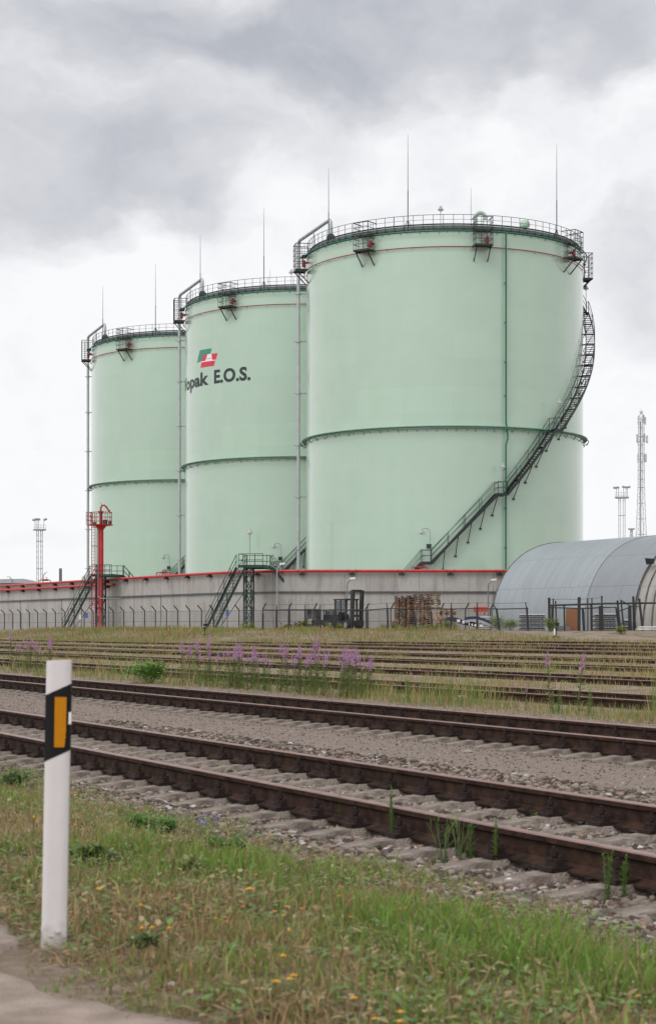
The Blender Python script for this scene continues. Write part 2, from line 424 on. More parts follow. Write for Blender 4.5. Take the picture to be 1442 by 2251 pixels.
pth = np_mesh('path', np.concatenate([PV, PZ[..., None]], -1).reshape(-1, 3), quads, None, None,
              mat('packed sand', (.34, .265, .218), .95, .14, 7, .9, 110, spec=.1, col2=(.44, .355, .30)), True)
tag(pth, kind='structure')

# ------------------------------------------------------------------ tracks
M['rust'] = mat('rusty rail steel', (.022, .013, .010), .8, .35, 9, .5, 60, spec=.2, col2=(.058, .029, .019))
M['railtop'] = mat('rusty running surface', (.21, .115, .095), .40, .2, 6, spec=.5, stretch=(1, 1, 1))
M['sleeper'] = mat('weathered concrete sleeper', (.20, .162, .135), .9, .3, 9, .9, 60, spec=.2, col2=(.33, .28, .24))
M['fast'] = mat('rusty fastening', (.028, .018, .016), .8, .3, 20, .4, 60, spec=.2)
def rail_mesh(t0, t1, wear):
    """rail along local +Y, foot at z=0, 0.18 high; worn head drawn as its own faces"""
    P = [(-.075, 0), (.075, 0), (.075, .012), (.02, .03), (.009, .045), (.009, .125), (.034, .14), (.037, .172), (.030, .180), (-.030, .180), (-.037, .172), (-.034, .14), (-.009, .125), (-.009, .045), (-.02, .03), (-.075, .012)]
    b = MB(); n = len(P); seg = 24
    vs = [];
    for i in range(seg+1):
        y = t0+(t1-t0)*i/seg
        vs += [(x, y, z) for x, z in P]
    side, head = [], []
    for i in range(seg):
        for j in range(n):
            f = (i*n+j, i*n+(j+1) % n, (i+1)*n+(j+1) % n, (i+1)*n+j)
            (head if j in (7, 8, 9) else side).append(f)
    b.add(vs, side); b.mi = 1; b.f += head; b.m += [1]*len(head); b.mi = 0
    b.add([vs[j] for j in range(n)], [tuple(range(n))]); b.add([vs[seg*n+j] for j in range(n)], [tuple(reversed(range(n)))])
    return b
def sleeper_mesh():
    b = MB(); xs = [-1.35, -1.1, -.85, -.66, -.3, 0, .3, .66, .85, 1.1, 1.35]
    zt = [-.042, -.016, 0, 0, -.026, -.034, -.026, 0, 0, -.016, -.042]
    vs = []
    for x, z in zip(xs, zt):
        wt = .068 if abs(x) < .5 else .082
        vs += [(x, -.125, -.22), (x, .125, -.22), (x, .11, z-.07), (x, wt, z), (x, -wt, z), (x, -.11, z-.07)]
    fs = []
    for i in range(len(xs)-1):
        for j in range(6): fs.append((i*6+j, (i+1)*6+j, (i+1)*6+(j+1) % 6, i*6+(j+1) % 6))
    fs += [tuple(reversed(range(6))), tuple((len(xs)-1)*6+j for j in range(6))]
    return b.add(vs, fs)
def fasten_mesh():
    b = MB()
    b.box((0, 0, .012), (.36, .15, .022))
    for s_ in (-1, 1):
        b.box((s_*.105, 0, .045), (.055, .11, .045)); b.bar((s_*.075, 0, .075), (s_*.135, 0, .055), .06, .018)
        b.tube([(s_*.115, 0, .03), (s_*.115, 0, .135)], .013, 8); b.tube([(s_*.115, 0, .080), (s_*.115, 0, .112)], .024, 6)
    return b
slp_proto = None
fas_me = None
TRACK_LABELS = ['rusty railway track nearest the camera, with concrete sleepers on both sides', 'second rusty railway track beyond the bare gravel strip',
 'overgrown track just behind the pink fireweed row', 'fourth track from the camera, half hidden by dry grass', 'fifth track from the camera, among yellowish grass',
 'sixth track from the camera in the far yard', 'seventh track from the camera in the far yard', 'eighth track, last one running the full width of the yard',
 'ninth track, seen only on the right half of the yard', 'farthest track, below the grassy bank on the right']
SP = .61
trk = []
# in-view sleeper ranges (t) per track and total rail extents
for i, (d, zt) in enumerate(zip(TR_D, TR_Z)):
    tr = empty('railway_track', (0, 0, 0), 0)
    x0, y0 = dt2xy(d, 0)
    tr.location = (x0, y0, zt-.18); tr.rotation_euler = (0, 0, TH)     # local +Y runs along the track, local +X away from the camera
    tag(tr, TRACK_LABELS[i], 'railway track', 'parallel railway tracks crossing in front of the tanks')
    tin = d/.56*CT
    T1 = (d/.279 - d*ST)/CT + 6; T0 = (d/.607 - d*ST)/CT - 4
    te = T1+25 if i < 8 else (.478, .458)[i-8] and ((d/(.443+.896*((700, 880)[i-8]-721)/F)) - d*ST)/CT
    tb = T0-25
    if i >= 8: T1 = te
    for s_ in (0, 1):
        rail_mesh(tb, te, 0).build('rail', [M['rust'], M['railtop']], tr).location = (s_*1.59, 0, 0)
    if i < 2:
        k0, k1 = int(T0/SP), int(T1/SP)+1
        for k in range(k0, k1):
            if slp_proto is None:
                sl_o = sleeper_mesh().build('sleeper', M['sleeper'], tr)
                slp_proto = sl_o.data; fo = fasten_mesh().build('rail_fastening', M['fast'], sl_o); fas_me = fo.data
                fo.location = (-.795, 0, 0)
            else:
                sl_o = bpy.data.objects.new('sleeper', slp_proto); C.objects.link(sl_o); sl_o.parent = tr
                fo = bpy.data.objects.new('rail_fastening', fas_me); C.objects.link(fo); fo.parent = sl_o; fo.location = (-.795, 0, 0)
            f2 = bpy.data.objects.new('rail_fastening', fas_me); C.objects.link(f2); f2.parent = sl_o; f2.location = (.795, 0, 0)
            sl_o.location = (.795, k*SP + rnd.uniform(-.02, .02), rnd.uniform(.006, .018)); sl_o.rotation_euler = (0, 0, rnd.uniform(-.02, .02))
    elif i < 5:
        k0 = int(T0/SP); k1 = min(int(T1/SP), k0+98)
        for k in range(k0, k1):
            sl_o = bpy.data.objects.new('sleeper', slp_proto); C.objects.link(sl_o); sl_o.parent = tr
            sl_o.location = (.795, k*SP, -.015); sl_o.rotation_euler = (0, 0, rnd.uniform(-.02, .02))
    trk.append(tr)

# ------------------------------------------------------------------ storage tanks
RT = 13.2; ZTOP = 36.45          # shell radius and height of its rim (world z); tanks stand at GY
HT = ZTOP-GY
def P(r, a, z): a = R_(a); return Vector((r*math.sin(a), -r*math.cos(a), z-GY))     # tank-local point, angle from -Y towards +X, world z
def arc(r, a0, a1, z, n=90): return [P(r, a0+(a1-a0)*i/n, z) for i in range(n+1)]
def ring_box(b, r0, r1, z0, z1, n=128, a0=0, a1=360):
    vs = []; fs = []
    for i in range(n+1):
        a = a0+(a1-a0)*i/n
        vs += [P(r0, a, z0), P(r1, a, z0), P(r1, a, z1), P(r0, a, z1)]
    for i in range(n):
        for j in range(4): fs.append((i*4+j, (i+1)*4+j, (i+1)*4+(j+1) % 4, i*4+(j+1) % 4))
    b.add(vs, [tuple(reversed(f)) for f in fs]); return b
def lamp_post(parent, base, h, out, kind='neck'):
    """gooseneck or straight lamp: base, height, outward unit vector"""
    b = MB(); base = Vector(base); o = Vector(out)
    if kind == 'neck':
        pts = [base, base+Vector((0, 0, h-.35))] + [base+Vector((0, 0, h-.35))+o*(.4-.4*math.cos(t))+Vector((0, 0, .35*math.sin(t))) for t in [i*math.pi/8 for i in range(1, 8)]]
        end = pts[-1]
    else:
        pts = [base, base+Vector((0, 0, h))]; end = pts[-1]
    b.tube(pts, .028, 6); p = b.build('lamp_post', M['galv'], parent)
    q = MB(); q.lathe([(.02, .16), (.10, .12), (.16, -.05), (.26, -.16), (.27, -.22), (.0, -.20)], 16, tuple(end)); q.build('lamp_head', M['lamp'], p, True)
    g = MB(); g.lathe([(.0, -.36), (.12, -.33), (.15, -.22)], 12, tuple(end)); g.build('lamp_bulb', M['white'], p, True)
    return p
def make_tank():
    T = empty('storage_tank')
    # shell with its own unrolled UVs
    n = 192; rows = 18; vs = []; fs = []
    for i in range(rows+1):
        for j in range(n+1): vs.append(P(RT, 180+360*j/n, GY+HT*i/rows))
    for i in range(rows):
        for j in range(n): a = i*(n+1)+j; fs.append((a, a+1, a+n+2, a+n+1))
    b = MB(); b.add(vs, fs); sh = b.build('shell', M['tank'], T)
    uvl = sh.data.uv_layers.new(name='UVMap'); circ = 2*math.pi*RT
    for pl in sh.data.polygons:
        for li in pl.loop_indices:
            v = sh.data.loops[li].vertex_index; uvl.data[li].uv = ((v % (n+1))/n*circ, (v//(n+1))*HT/rows)
    sh.data.polygons.foreach_set('use_smooth', [True]*len(sh.data.polygons))
    b = MB(); b.lathe([(0, HT+1.15), (4, HT+1.02), (8, HT+.70), (11, HT+.30), (RT-.02, HT-.03)], 96); b.build('roof', M['palegreen'], T, True)
    # rim walkway: deck, kerb angles and the scalloped gusset plates below
    b = MB(); ring_box(b, RT-.95, RT-.22, ZTOP+.30, ZTOP+.36); ring_box(b, RT-.99, RT-.95, ZTOP+.30, ZTOP+.42)
    b.build('walkway', M['dgreen'], T)
    b = MB(); ring_box(b, RT-.30, RT-.26, ZTOP+.20, ZTOP+.64); b.build('kerb_channel', M['roof'], T)
    b = MB(); ring_box(b, RT-.10, RT-.06, ZTOP+.02, ZTOP+.16, 184)
    for k in range(92):
        a = k*360/92; b.bar(P(RT-.05, a, ZTOP-.12), P(RT-.20, a, ZTOP+.42), .05, .09)
    b.build('walkway_gussets', M['dgreen'], T)
    b = MB(); zr = ZTOP+.40
    for k in range(92): a = k*360/92; b.tube([P(RT-.12, a, zr-.3), P(RT-.12, a, zr+1.15)], .026, 5)
    for z, r in ((zr+1.15, .026), (zr+.72, .017)):
        b.tube([P(RT-.12, k*360/128, z) for k in range(128)], r, 5, closed=True)
    b.build('guard_rail', M['galv2'], T)
    b = MB(); b.tube([P(RT-.28, k*360/128, ZTOP+.74) for k in range(128)], .07, 6, closed=True); b.build('upper_pipe_ring', M['dgreen'], T, True)
    # green cooling ring at the rim, red foam ring below it, double ring at mid height
    b = MB(); b.tube([P(RT+.34, k*2.5, ZTOP+.02) for k in range(144)], .06, 8, closed=True)
    for k in range(48): b.bar(P(RT, k*7.5+2, ZTOP-.12), P(RT+.34, k*7.5+2, ZTOP-.04), .04); b.tube([P(RT+.34, k*7.5+5, ZTOP-.02), P(RT+.26, k*7.5+5, ZTOP-.14)], .03, 5)
    b.build('rim_cooling_pipe', M['green'], T, True)
    b = MB(); b.tube([P(RT+.19, k*2.5, 35.1) for k in range(144)], .044, 8, closed=True)
    b.build('red_foam_pipe', M['darkred'], T, True)
    b = MB()
    for k in range(36): b.bar(P(RT, k*10+4, 35.0), P(RT+.2, k*10+4, 35.03), .05)
    b.build('pipe_bracket', M['palegreen'], T)
    b = MB(); ring_box(b, RT+.0, RT+.40, 19.22, 19.25); ring_box(b, RT+.38, RT+.41, 19.19, 19.26)
    for k in range(48): b.bar(P(RT, k*7.5+1, 18.75), P(RT+.38, k*7.5+1, 19.18), .03, .06)
    b.build('wind_girder', M['midgreen'], T)
    b = MB(); b.tube([P(RT+.50, k*2.5, 19.0) for k in range(144)], .040, 8, closed=True)
    for k in range(48): b.tube([P(RT+.50, k*7.5+5, 18.92), P(RT+.38, k*7.5+5, 18.78)], .03, 5)
    b.build('cooling_ring_pipe', M['green'], T, True)
    # vertical green riser
    a = 20.2
    b = MB(); b.tube([P(RT+.30, a, GY), P(RT+.30, a, 17.6), P(RT+.34, a+.7, 18.2), P(RT+.34, a+.7, 18.6), P(RT+.34, a-.0, 19.6), P(RT+.34, a-.0, ZTOP)], .085, 8)
    for z in (5.5, 8.5, 12, 15.5, 22, 25, 28.5, 32): b.bar(P(RT, a, z), P(RT+.3, a, z), .06); b.tube([P(RT+.30, a, z-.1), P(RT+.30, a, z+.1)], .11, 8)
    b.build('cooling_riser', M['green'], T, True)
    # grey vertical pipe on the left with its arm over the roof
    a0 = -95.0
    b = MB(); rr = RT+.80
    top = 38.85
    pts = [P(rr, a0, GY), P(rr, a0, top-.75)]
    p1 = P(rr, a0, top-.5); p2 = P(RT-.75, -61.5, top+.25)
    dirn = (p2-p1).normalized()
    pts += [p1-Vector((0, 0, .0)), p1+dirn*.1+Vector((0, 0, .2)), p1+dirn*.4+Vector((0, 0, .33)), p2-dirn*.4+Vector((0, 0, .05)), p2, p2+dirn*.22-Vector((0, 0, .22)), p2+dirn*.3-Vector((0, 0, .7)), p2+dirn*.3-Vector((0, 0, 2.0))]
    b.tube(pts, .165, 14); 
    for z in (4, 9, 14, 19, 24, 29, 33.6): b.tube([P(rr, a0, z-.06), P(rr, a0, z+.06)], .27, 14)
    pipe = b.build('vapour_pipe', M['silver'], T, True)
    b = MB()
    for z in (4, 9, 14, 19, 24, 29, 33.6): b.bar(P(RT, a0, z), P(rr, a0, z), .07); b.bar(P(rr, a0, z), P(rr+.45, a0, z), .05)
    b.build('pipe_support', M['galv'], pipe)
    b = MB(); q = p2+dirn*.3; b.lathe([(.25, 0), (.42, .05), (.42, .25), (.25, .5)], 12, (q.x, q.y, ZTOP+.8-GY)); b.box((q.x, q.y, ZTOP+.9-GY), (.7, .35, .3)); b.build('valve', M['dgreen'], pipe)
    mid = (p1+p2)/2; b = MB(); b.tube([Vector((mid.x, mid.y, ZTOP-.2-GY)), mid-Vector((0, 0, -.05))], .07, 6); b.build('support_post', M['silver'], pipe)
    # five caged platforms round the rim
    for k, pa in enumerate((-80, -34.5, 10.5, 54.5, 98)):
        pz = 35.15
        pf = MB(); r0, r1 = RT+.10, RT+1.25
        A = R_(pa); rad = Vector((math.sin(A), -math.cos(A), 0)); tan = Vector((math.cos(A), math.sin(A), 0)); wd2 = .78
        def Q(r, s, z): return rad*r + tan*s + Vector((0, 0, z-GY))
        Rm = Matrix((tan, rad, Vector((0, 0, 1)))).transposed()
        pf.box(Q((r0+r1)/2, 0, pz), (wd2*2, r1-r0, .07), rot=Rm)
        for s in (-wd2, wd2): pf.bar(Q(r0, s, pz-.05), Q(r1, s, pz-.05), .07, .16)
        pf.bar(Q(r1, -wd2, pz-.05), Q(r1, wd2, pz-.05), .07, .16); pf.box(Q(r0+.25, 0, pz+1.32), (wd2*2, .55, .07), rot=Rm)
        po = pf.build('access_platform', M['black2'], T)
        c = MB()
        for s in (-wd2, -wd2/3, wd2/3, wd2):
            c.bar(Q(r1, s, pz), Q(r1, s, pz+2.42), .045)
        for r in (r0+.35, r0+.75): 
            for s in (-wd2, wd2): c.bar(Q(r, s, pz), Q(r, s, pz+2.42), .04)
        for z in (.5, 1.0, 1.45, 1.95, 2.42):
            t_ = .04 if z != 2.42 else .06
            c.bar(Q(r1, -wd2, pz+z), Q(r1, wd2, pz+z), t_); 
            for s in (-wd2, wd2): c.bar(Q(r0-.3 if z > 1.8 else r0+.1, s, pz+z), Q(r1, s, pz+z), t_)
        for z in (.25, .5, .75, 1.0): c.bar(Q(r0+.1, -.2, pz+z), Q(r0+.1, .2, pz+z), .03)
        c.build('cage', M['black2'], po)
        s_ = MB()
        for s in (-wd2*.8, wd2*.8): s_.bar(Q(r1-.05, s, pz-.08), Q(RT, s, pz-1.3), .07, .09)
        s_.build('support_strut', M['black2'], po)
        f = MB(); f.lathe([(.13, 0), (.15, .1), (.15, .55), (.1, .62)], 12, tuple(Q(r0+.35, .52, pz+.25))); f.tube([Q(r0+.35, .52, pz+.3), Q(r0+.35, .52, pz-.05)], .05, 6); f.bar(Q(r0+.35, .52, pz+.65), Q(RT-.02, .52, pz+.65), .16); f.box(Q(r0+.38, .40, pz+.45), (.3, .22, .22), rot=Rm)
        f.build('foam_chamber', M['darkred'], po)
    # roof fittings
    for (a, r, z0, z1) in ((-58.5, RT-.25, ZTOP+.2, 43.7), (-18, RT-.25, ZTOP+.2, 45.3), (48.5, RT-.25, ZTOP+.2, 45.4), (164, RT-.2, ZTOP+.2, 46.6)):
        b = MB(); m_ = z0+(z1-z0)*.42
        b.tube([P(r, a, z0), P(r, a, m_)], .050, 6); b.tube([P(r, a, m_), P(r, a, m_+(z1-m_)*.5), P(r, a, z1)], [.033, .026, .012], 5)
        for s in (-1, 1): b.bar(P(r, a, z0+1.0), P(r, a+s*2.2, z0+.1), .05)
        b.bar(P(r, a, z0+1.0), P(r-.6, a, z0+.1), .05)
        b.build('lightning_rod', M['galv2'], T)
    b = MB(); c = P(9.0, 15, ZTOP+.6)
    b.tube([c, c+Vector((0, 0, 1.7))] + [c+Vector((.42-.42*math.cos(t), 0, 1.7+.42*math.sin(t))) for t in [i*math.pi/8 for i in range(1, 9)]] + [c+Vector((.84, 0, 1.5))], .17, 10)
    b.build('gooseneck_vent', M['palegreen'], T, True)
    b = MB(); c = P(9.6, 47, ZTOP+.5); b.lathe([(.2, 0), (.2, 1.35), (.45, 1.4), (.50, 1.6), (.42, 1.85), (.22, 2.02), (0, 2.08)], 20, tuple(c)); b.build('dome_vent', M['palegreen'], T, True)
    lamp_post(T, P(RT-.3, -5, ZTOP+.2), 2.0, (0, 0, 0), 'straight')
    # spiral staircase
    ND = [(-28.5, 1.25), (-8.2, 7.1), (-4.6, 7.1), (19.4, 13.15), (23.0, 13.15), (44.6, 19.15), (47.3, 19.15), (102, 31.9), (104.5, 31.9), (119, 35.4)]
    ND = [(a-3.7+1.2 if False else a-3.7, z) for a, z in ND]
    ri, ro = RT+.28, RT+1.08
    st = MB(); tr = MB(); hr = MB(); br = MB()
    for (a, z), (a2, z2) in zip(ND[:-1], ND[1:]):
        n = max(2, int((a2-a)/1.5)); flat = abs(z2-z) < .01
        for r in (ri, ro):
            for i in range(n):
                b0, b1 = a+(a2-a)*i/n, a+(a2-a)*(i+1)/n; y0, y1 = z+(z2-z)*i/n, z+(z2-z)*(i+1)/n
                st.bar(P(r, b0, y0), P(r, b1, y1), .05, .24)
        if flat:
            ring_box(tr, ri, ro, z+.06, z+.12, 4, a, a2)
        else:
            ns = int(round((z2-z)/.235))
            for i in range(1, ns):
                t_ = i/ns; aa = a+(a2-a)*t_; zz = z+(z2-z)*t_
                A = R_(aa); Rm = Matrix((Vector((math.cos(A), math.sin(A), 0)), Vector((math.sin(A), -math.cos(A), 0)), Vector((0, 0, 1)))).transposed()
                tr.box(P((ri+ro)/2, aa, zz+.04), (.24, ro-ri-.04, .035), rot=Rm)
        # hand rails
        for r, mn in ((ro, 1), (ri, 1)):
            for hh, tk in ((1.05, .045), (.55, .035)):
                for i in range(n):
                    b0, b1 = a+(a2-a)*i/n, a+(a2-a)*(i+1)/n; y0, y1 = z+(z2-z)*i/n, z+(z2-z)*(i+1)/n
                    hr.bar(P(r, b0, y0+hh+.1), P(r, b1, y1+hh+.1), tk)
            m_ = max(1, int(round((a2-a)/6)))
            for i in range(m_+1):
                b0 = a+(a2-a)*i/m_; hr.bar(P(r, b0, z+(z2-z)*i/m_), P(r, b0, z+(z2-z)*i/m_+1.15), .055 if r == ro else .04)
        # brackets to the shell
        if not flat:
            m_ = max(1, int(round((a2-a)/5)))
            for i in range(1, m_+1):
                b0 = a+(a2-a)*i/m_; zz = z+(z2-z)*i/m_
                br.bar(P(RT, b0, zz-.15), P(ro, b0, zz-.15), .09, .12)
                br.bar(P(ro-.1, b0, zz-.2), P(RT+.05, b0-.6, zz-1.75), .055, .055); br.box(P(RT+.06, b0-.6, zz-1.8), (.22, .12, .14), R_(b0))
    sc_ = empty('spiral_staircase', parent=T)
    st.build('stringer', M['black2'], sc_); tr.build('stair_treads', M['black2'], sc_); hr.build('handrail', M['dgreen'], sc_); br.build('wall_bracket', M['black2'], sc_)
    def rv(a): A = R_(a); return Vector((math.sin(A), -math.cos(A), 0))
    def tv(a): A = R_(a); return Vector((math.cos(A), math.sin(A), 0))
    lamp_post(T, P(ro, -8.6, 7.3), 2.85, -tv(-8.6))
    lamp_post(T, P(ro, 17.6, 13.2), 2.55, -tv(17), 'straight'); lamp_post(T, P(ro, 43, 19.3), 2.5, (0, 0, 0), 'straight')
    lamp_post(T, P(ro, 105-3.7, 32.0), 2.6, (0, 0, 0), 'straight')
    b = MB(); b.box(P(ro, -9.0, 8.55), (.42, .3, .4)); b.build('control_box', M['dgreen'], T)
    return T
M['galv2'] = mat('dark steel railing', (.045, .055, .055), .5, .2)
M['black2'] = mat('black green platform steel', (.014, .020, .020), .5, .25)
M['midgreen'] = mat('weathered girder paint', (.20, .33, .25), .5, .15)
T1 = make_tank(); T1.location = (11.1, 172, GY)
T2 = copy_tree(T1); T2.location = (-2.7, 200.2, GY)
T3 = copy_tree(T1); T3.location = (-16.8, 229.0, GY)
tg = 'three tall pale green storage tanks in a row'
tag(T1, 'largest pale green storage tank, on the right, with dark spiral stair and green riser', 'storage tank', tg)
tag(T2, 'middle pale green storage tank carrying the emblem and dark lettering', 'storage tank', tg)
tag(T3, 'farthest pale green storage tank, leftmost, behind the red monitor tower', 'storage tank', tg)

# lettering and emblem on the middle tank
DX2, DY2 = T2.location.x, T2.location.y
def a_from_px(x, r=RT+.01):
    lo_, hi_ = -86.0, 86.0
    for _ in range(50):
        m_ = (lo_+hi_)/2; A = R_(m_); X = DX2+r*math.sin(A); Z = DY2-r*math.cos(A)
        if 721+F*X/Z < x: lo_ = m_
        else: hi_ = m_
    return (lo_+hi_)/2, Z
def az(x, y):
    a, Z = a_from_px(x); return a, z_of(y, Z)
def patch(b, corners, r, nx=6, nz=2):
    """quad (a,z) corners: top-left, top-right, bottom-right, bottom-left, wrapped on the shell"""
    (tl, tr_, br_, bl) = corners; vs = []
    for j in range(nz+1):
        for i in range(nx+1):
            u = i/nx; v = j/nz
            a = (tl[0]*(1-u)+tr_[0]*u)*(1-v) + (bl[0]*(1-u)+br_[0]*u)*v
            z = (tl[1]*(1-u)+tr_[1]*u)*(1-v) + (bl[1]*(1-u)+br_[1]*u)*v
            vs.append(P(r, a, z))
    fs = [(j*(nx+1)+i, (j+1)*(nx+1)+i, (j+1)*(nx+1)+i+1, j*(nx+1)+i+1) for j in range(nz) for i in range(nx)]
    b.add(vs, fs)
em = MB()
em.mi = 0; patch(em, [az(439.3, 769.3), az(465.5, 765), az(459.5, 787), az(433, 797.4)], RT+.012); 
em.mi = 1; patch(em, [az(447, 779.7), az(478.3, 775.6), az(474.3, 790), az(443, 794)], RT+.018)
patch(em, [az(443, 796.2), az(472.8, 791.8), az(470, 803.7), az(441, 808)], RT+.018)
em.mi = 2; patch(em, [az(456.5, 778.5), az(465, 777.3), az(466.8, 791.4), az(451.5, 793.2)], RT+.024)
patch(em, [az(443.6, 794), az(474.1, 790), az(473.4, 791.8), az(443, 796.2)], RT+.022)
em.mi = 3; patch(em, [az(453.2, 788.1), az(465.8, 786.6), az(465.9, 787.3), az(453, 788.9)], RT+.028)
emo = em.build('emblem', [M['logogreen'], M['logored'], M['logowhite'], M['text']], T2)
def tank_text(body, a_left, a_right, zbase, cap, name):
    cu = bpy.data.curves.new('tmp_text', 'FONT'); cu.body = body; cu.size = 1.0; cu.offset = .038; cu.space_character = 1.02; cu.resolution_u = 4
    to = bpy.data.objects.new('tmp_text', cu); C.objects.link(to)
    bpy.context.view_layer.update()
    me = bpy.data.meshes.new_from_object(to.evaluated_get(bpy.context.evaluated_depsgraph_get()))
    bpy.data.objects.remove(to); bpy.data.curves.remove(cu)
    import bmesh
    bm = bmesh.new(); bm.from_mesh(me)
    w_ = max(v.co.x for v in bm.verts)-min(v.co.x for v in bm.verts); mnx = min(v.co.x for v in bm.verts)
    # cut the flat letters into narrow strips so that they can follow the shell
    for i in range(1, 60):
        g = bm.verts[:]+bm.edges[:]+bm.faces[:]
        bmesh.ops.bisect_plane(bm, geom=g, plane_co=(mnx+w_*i/60, 0, 0), plane_no=(1, 0, 0))
    bmesh.ops.triangulate(bm, faces=bm.faces[:])
    capu = .73
    for v in bm.verts:
        a = a_left+(v.co.x-mnx)/w_*(a_right-a_left); v.co = P(RT+.012, a, zbase+v.co.y/capu*cap)
    bmesh.ops.recalc_face_normals(bm, faces=bm.faces[:])
    bm.to_mesh(me); bm.free(); me.materials.clear(); me.materials.append(M['text']); me.name = name
    o = bpy.data.objects.new(name, me); C.objects.link(o); o.parent = T2; return o
aE, zE = az(470.5, 840.3); aD, zD = az(551, 833.0); aV, _ = az(405.0, 850); aK, zK = az(459, 844)
tank_text('E.O.S.', aE, aD, 27.42, 1.40, 'lettering')
tank_text('Vopak', -84.0, aK, 27.42, 1.40, 'lettering')

# ------------------------------------------------------------------ concrete wall with pipes
def smooth_poly(pts, n=4):
    out_ = [Vector((*pts[0], 0))]
    for i in range(1, len(pts)-1):
        a, b, c = Vector((*pts[i-1], 0)), Vector((*pts[i], 0)), Vector((*pts[i+1], 0))
        p = b+(a-b)*min(.45, 1.2/(a-b).length); q = b+(c-b)*min(.45, 1.2/(c-b).length)
        for k in range(n+1): t_ = k/n; out_.append(p*(1-t_)**2+b*2*t_*(1-t_)+q*t_**2)
    out_.append(Vector((*pts[-1], 0))); return out_
def resample(pts, step):
    o = [pts[0]]; acc_ = 0
    for a, b in zip(pts[:-1], pts[1:]):
        L = (b-a).length; s_ = step-acc_
        while s_ <= L: o.append(a+(b-a)*s_/L); s_ += step
        acc_ = (L-(s_-step)) 
    return o
WP = smooth_poly(WALL)
def offset(pts, k):      # towards the tracks
    o = []
    for i, p in enumerate(pts):
        a = pts[max(i-1, 0)]; b = pts[min(i+1, len(pts)-1)]; t_ = (b-a).normalized()
        nrm = Vector((-t_.y, t_.x, 0)); 
        o.append(p+nrm*k)
    return o
_n = offset(WP, 1.0)[0]-WP[0]
SGN = 1 if _n.y < 0 else -1
def off(k, base=None): return offset(base or WP, k*SGN)
WTOP = 6.22
def strip_wall(name, m, k0, k1, z0, z1, parent=None, uv=True):
    A, B = off(k0), off(k1); b = MB(); vs = []; fs = []
    for p, q in zip(A, B): vs += [(p.x, p.y, z0), (q.x, q.y, z0), (q.x, q.y, z1), (p.x, p.y, z1)]
    for i in range(len(A)-1):
        for j in range(4): fs.append((i*4+j, i*4+(j+1) % 4, (i+1)*4+(j+1) % 4, (i+1)*4+j))
    b.add(vs, fs); o = b.build(name, m, parent)
    u = [0]
    for p, q in zip(A[:-1], A[1:]): u.append(u[-1]+(q-p).length)
    ul = o.data.uv_layers.new(name='UVMap')
    for pl in o.data.polygons:
        for li in pl.loop_indices:
            v = o.data.loops[li].vertex_index; ul.data[li].uv = (u[v//4], o.data.vertices[v].co.z)
    return o
def wall_mat():
    m = bpy.data.materials.new('precast concrete wall'); m.use_nodes = True; t = m.node_tree; b = t.nodes['Principled BSDF']
    b.inputs['Roughness'].default_value = .88; b.inputs['Specular IOR Level'].default_value = .25
    uv = N(t, 'ShaderNodeUVMap')
    br = N(t, 'ShaderNodeTexBrick'); br.offset = 0; br.inputs['Scale'].default_value = 1; br.inputs['Brick Width'].default_value = 2.05; br.inputs['Row Height'].default_value = 30
    br.inputs['Mortar Size'].default_value = .028; br.inputs['Mortar Smooth'].default_value = .5; br.inputs['Bias'].default_value = 0
    br.inputs['Color1'].default_value = (.40, .385, .365, 1); br.inputs['Color2'].default_value = (.46, .445, .425, 1); br.inputs['Mortar'].default_value = (.27, .25, .23, 1)
    link(t, uv.outputs[0], br.inputs['Vector'])
    def ns(scale, st, p0, c0, p1, c1, det=7):
        mp_ = N(t, 'ShaderNodeMapping'); mp_.inputs['Scale'].default_value = st; link(t, uv.outputs[0], mp_.inputs[0])
        no = N(t, 'ShaderNodeTexNoise'); no.inputs['Scale'].default_value = scale; no.inputs['Detail'].default_value = det; no.inputs['Roughness'].default_value = .6; link(t, mp_.outputs[0], no.inputs['Vector'])
        r = N(t, 'ShaderNodeValToRGB'); link(t, no.outputs['Fac'], r.inputs[0]); r.color_ramp.elements[0].position = p0; r.color_ramp.elements[0].color = (*c0, 1); r.color_ramp.elements[1].position = p1; r.color_ramp.elements[1].color = (*c1, 1)
        return r.outputs[0]
    def mul(a, b_):
        n = N(t, 'ShaderNodeMix', data_type='RGBA', blend_type='MULTIPLY'); n.inputs[0].default_value = 1; link(t, a, n.inputs[6]); link(t, b_, n.inputs[7]); return n.outputs[2]
    c = mul(br.outputs['Color'], ns(1.6, (1, .16, 1), .34, (.80, .765, .73), .50, (1, 1, 1)))
    c = mul(c, ns(.8, (1, 1, 1), .3, (.86, .86, .86), .7, (1.0, 1.0, 1.0)))
    c = mul(c, ns(5, (1, .3, 1), .32, (.86, .82, .78), .45, (1, 1, 1)))
    link(t, c, b.inputs['Base Color']); return m
wl = empty('concrete_wall'); tag(wl, 'long weathered grey precast concrete wall running in front of the green tanks', 'wall')
M['wall'] = wall_mat(); M['ledge'] = mat('blue grey steel ledge', (.085, .095, .11), .5, .2)
strip_wall('wall_panels', M['wall'], 0, -.3, GY-.4, WTOP, wl)
strip_wall('ledge_beam', M['ledge'], .003, .16, 4.30, 4.42, wl)
b = MB(); W0 = off(.02)
for p in resample(off(.045), 12.3):
    b = MB(); b.tube([(p.x, p.y, GY), (p.x, p.y, 4.27)], .035, 6); b.build('drain_pipe', M['galv'], wl)
def sub_line(k, x_from, x_to, z, n=60):
    base = [Vector((*p, 0)) for p in WALL]; L = [tuple(p)[:2] for p in off(k)]
    o = []
    for i in range(n+1):
        p = ray_poly(x_from+(x_to-x_from)*i/n, L)
        if p: o.append(Vector((p.x, p.y, z)))
    return o
zp = WTOP-.13
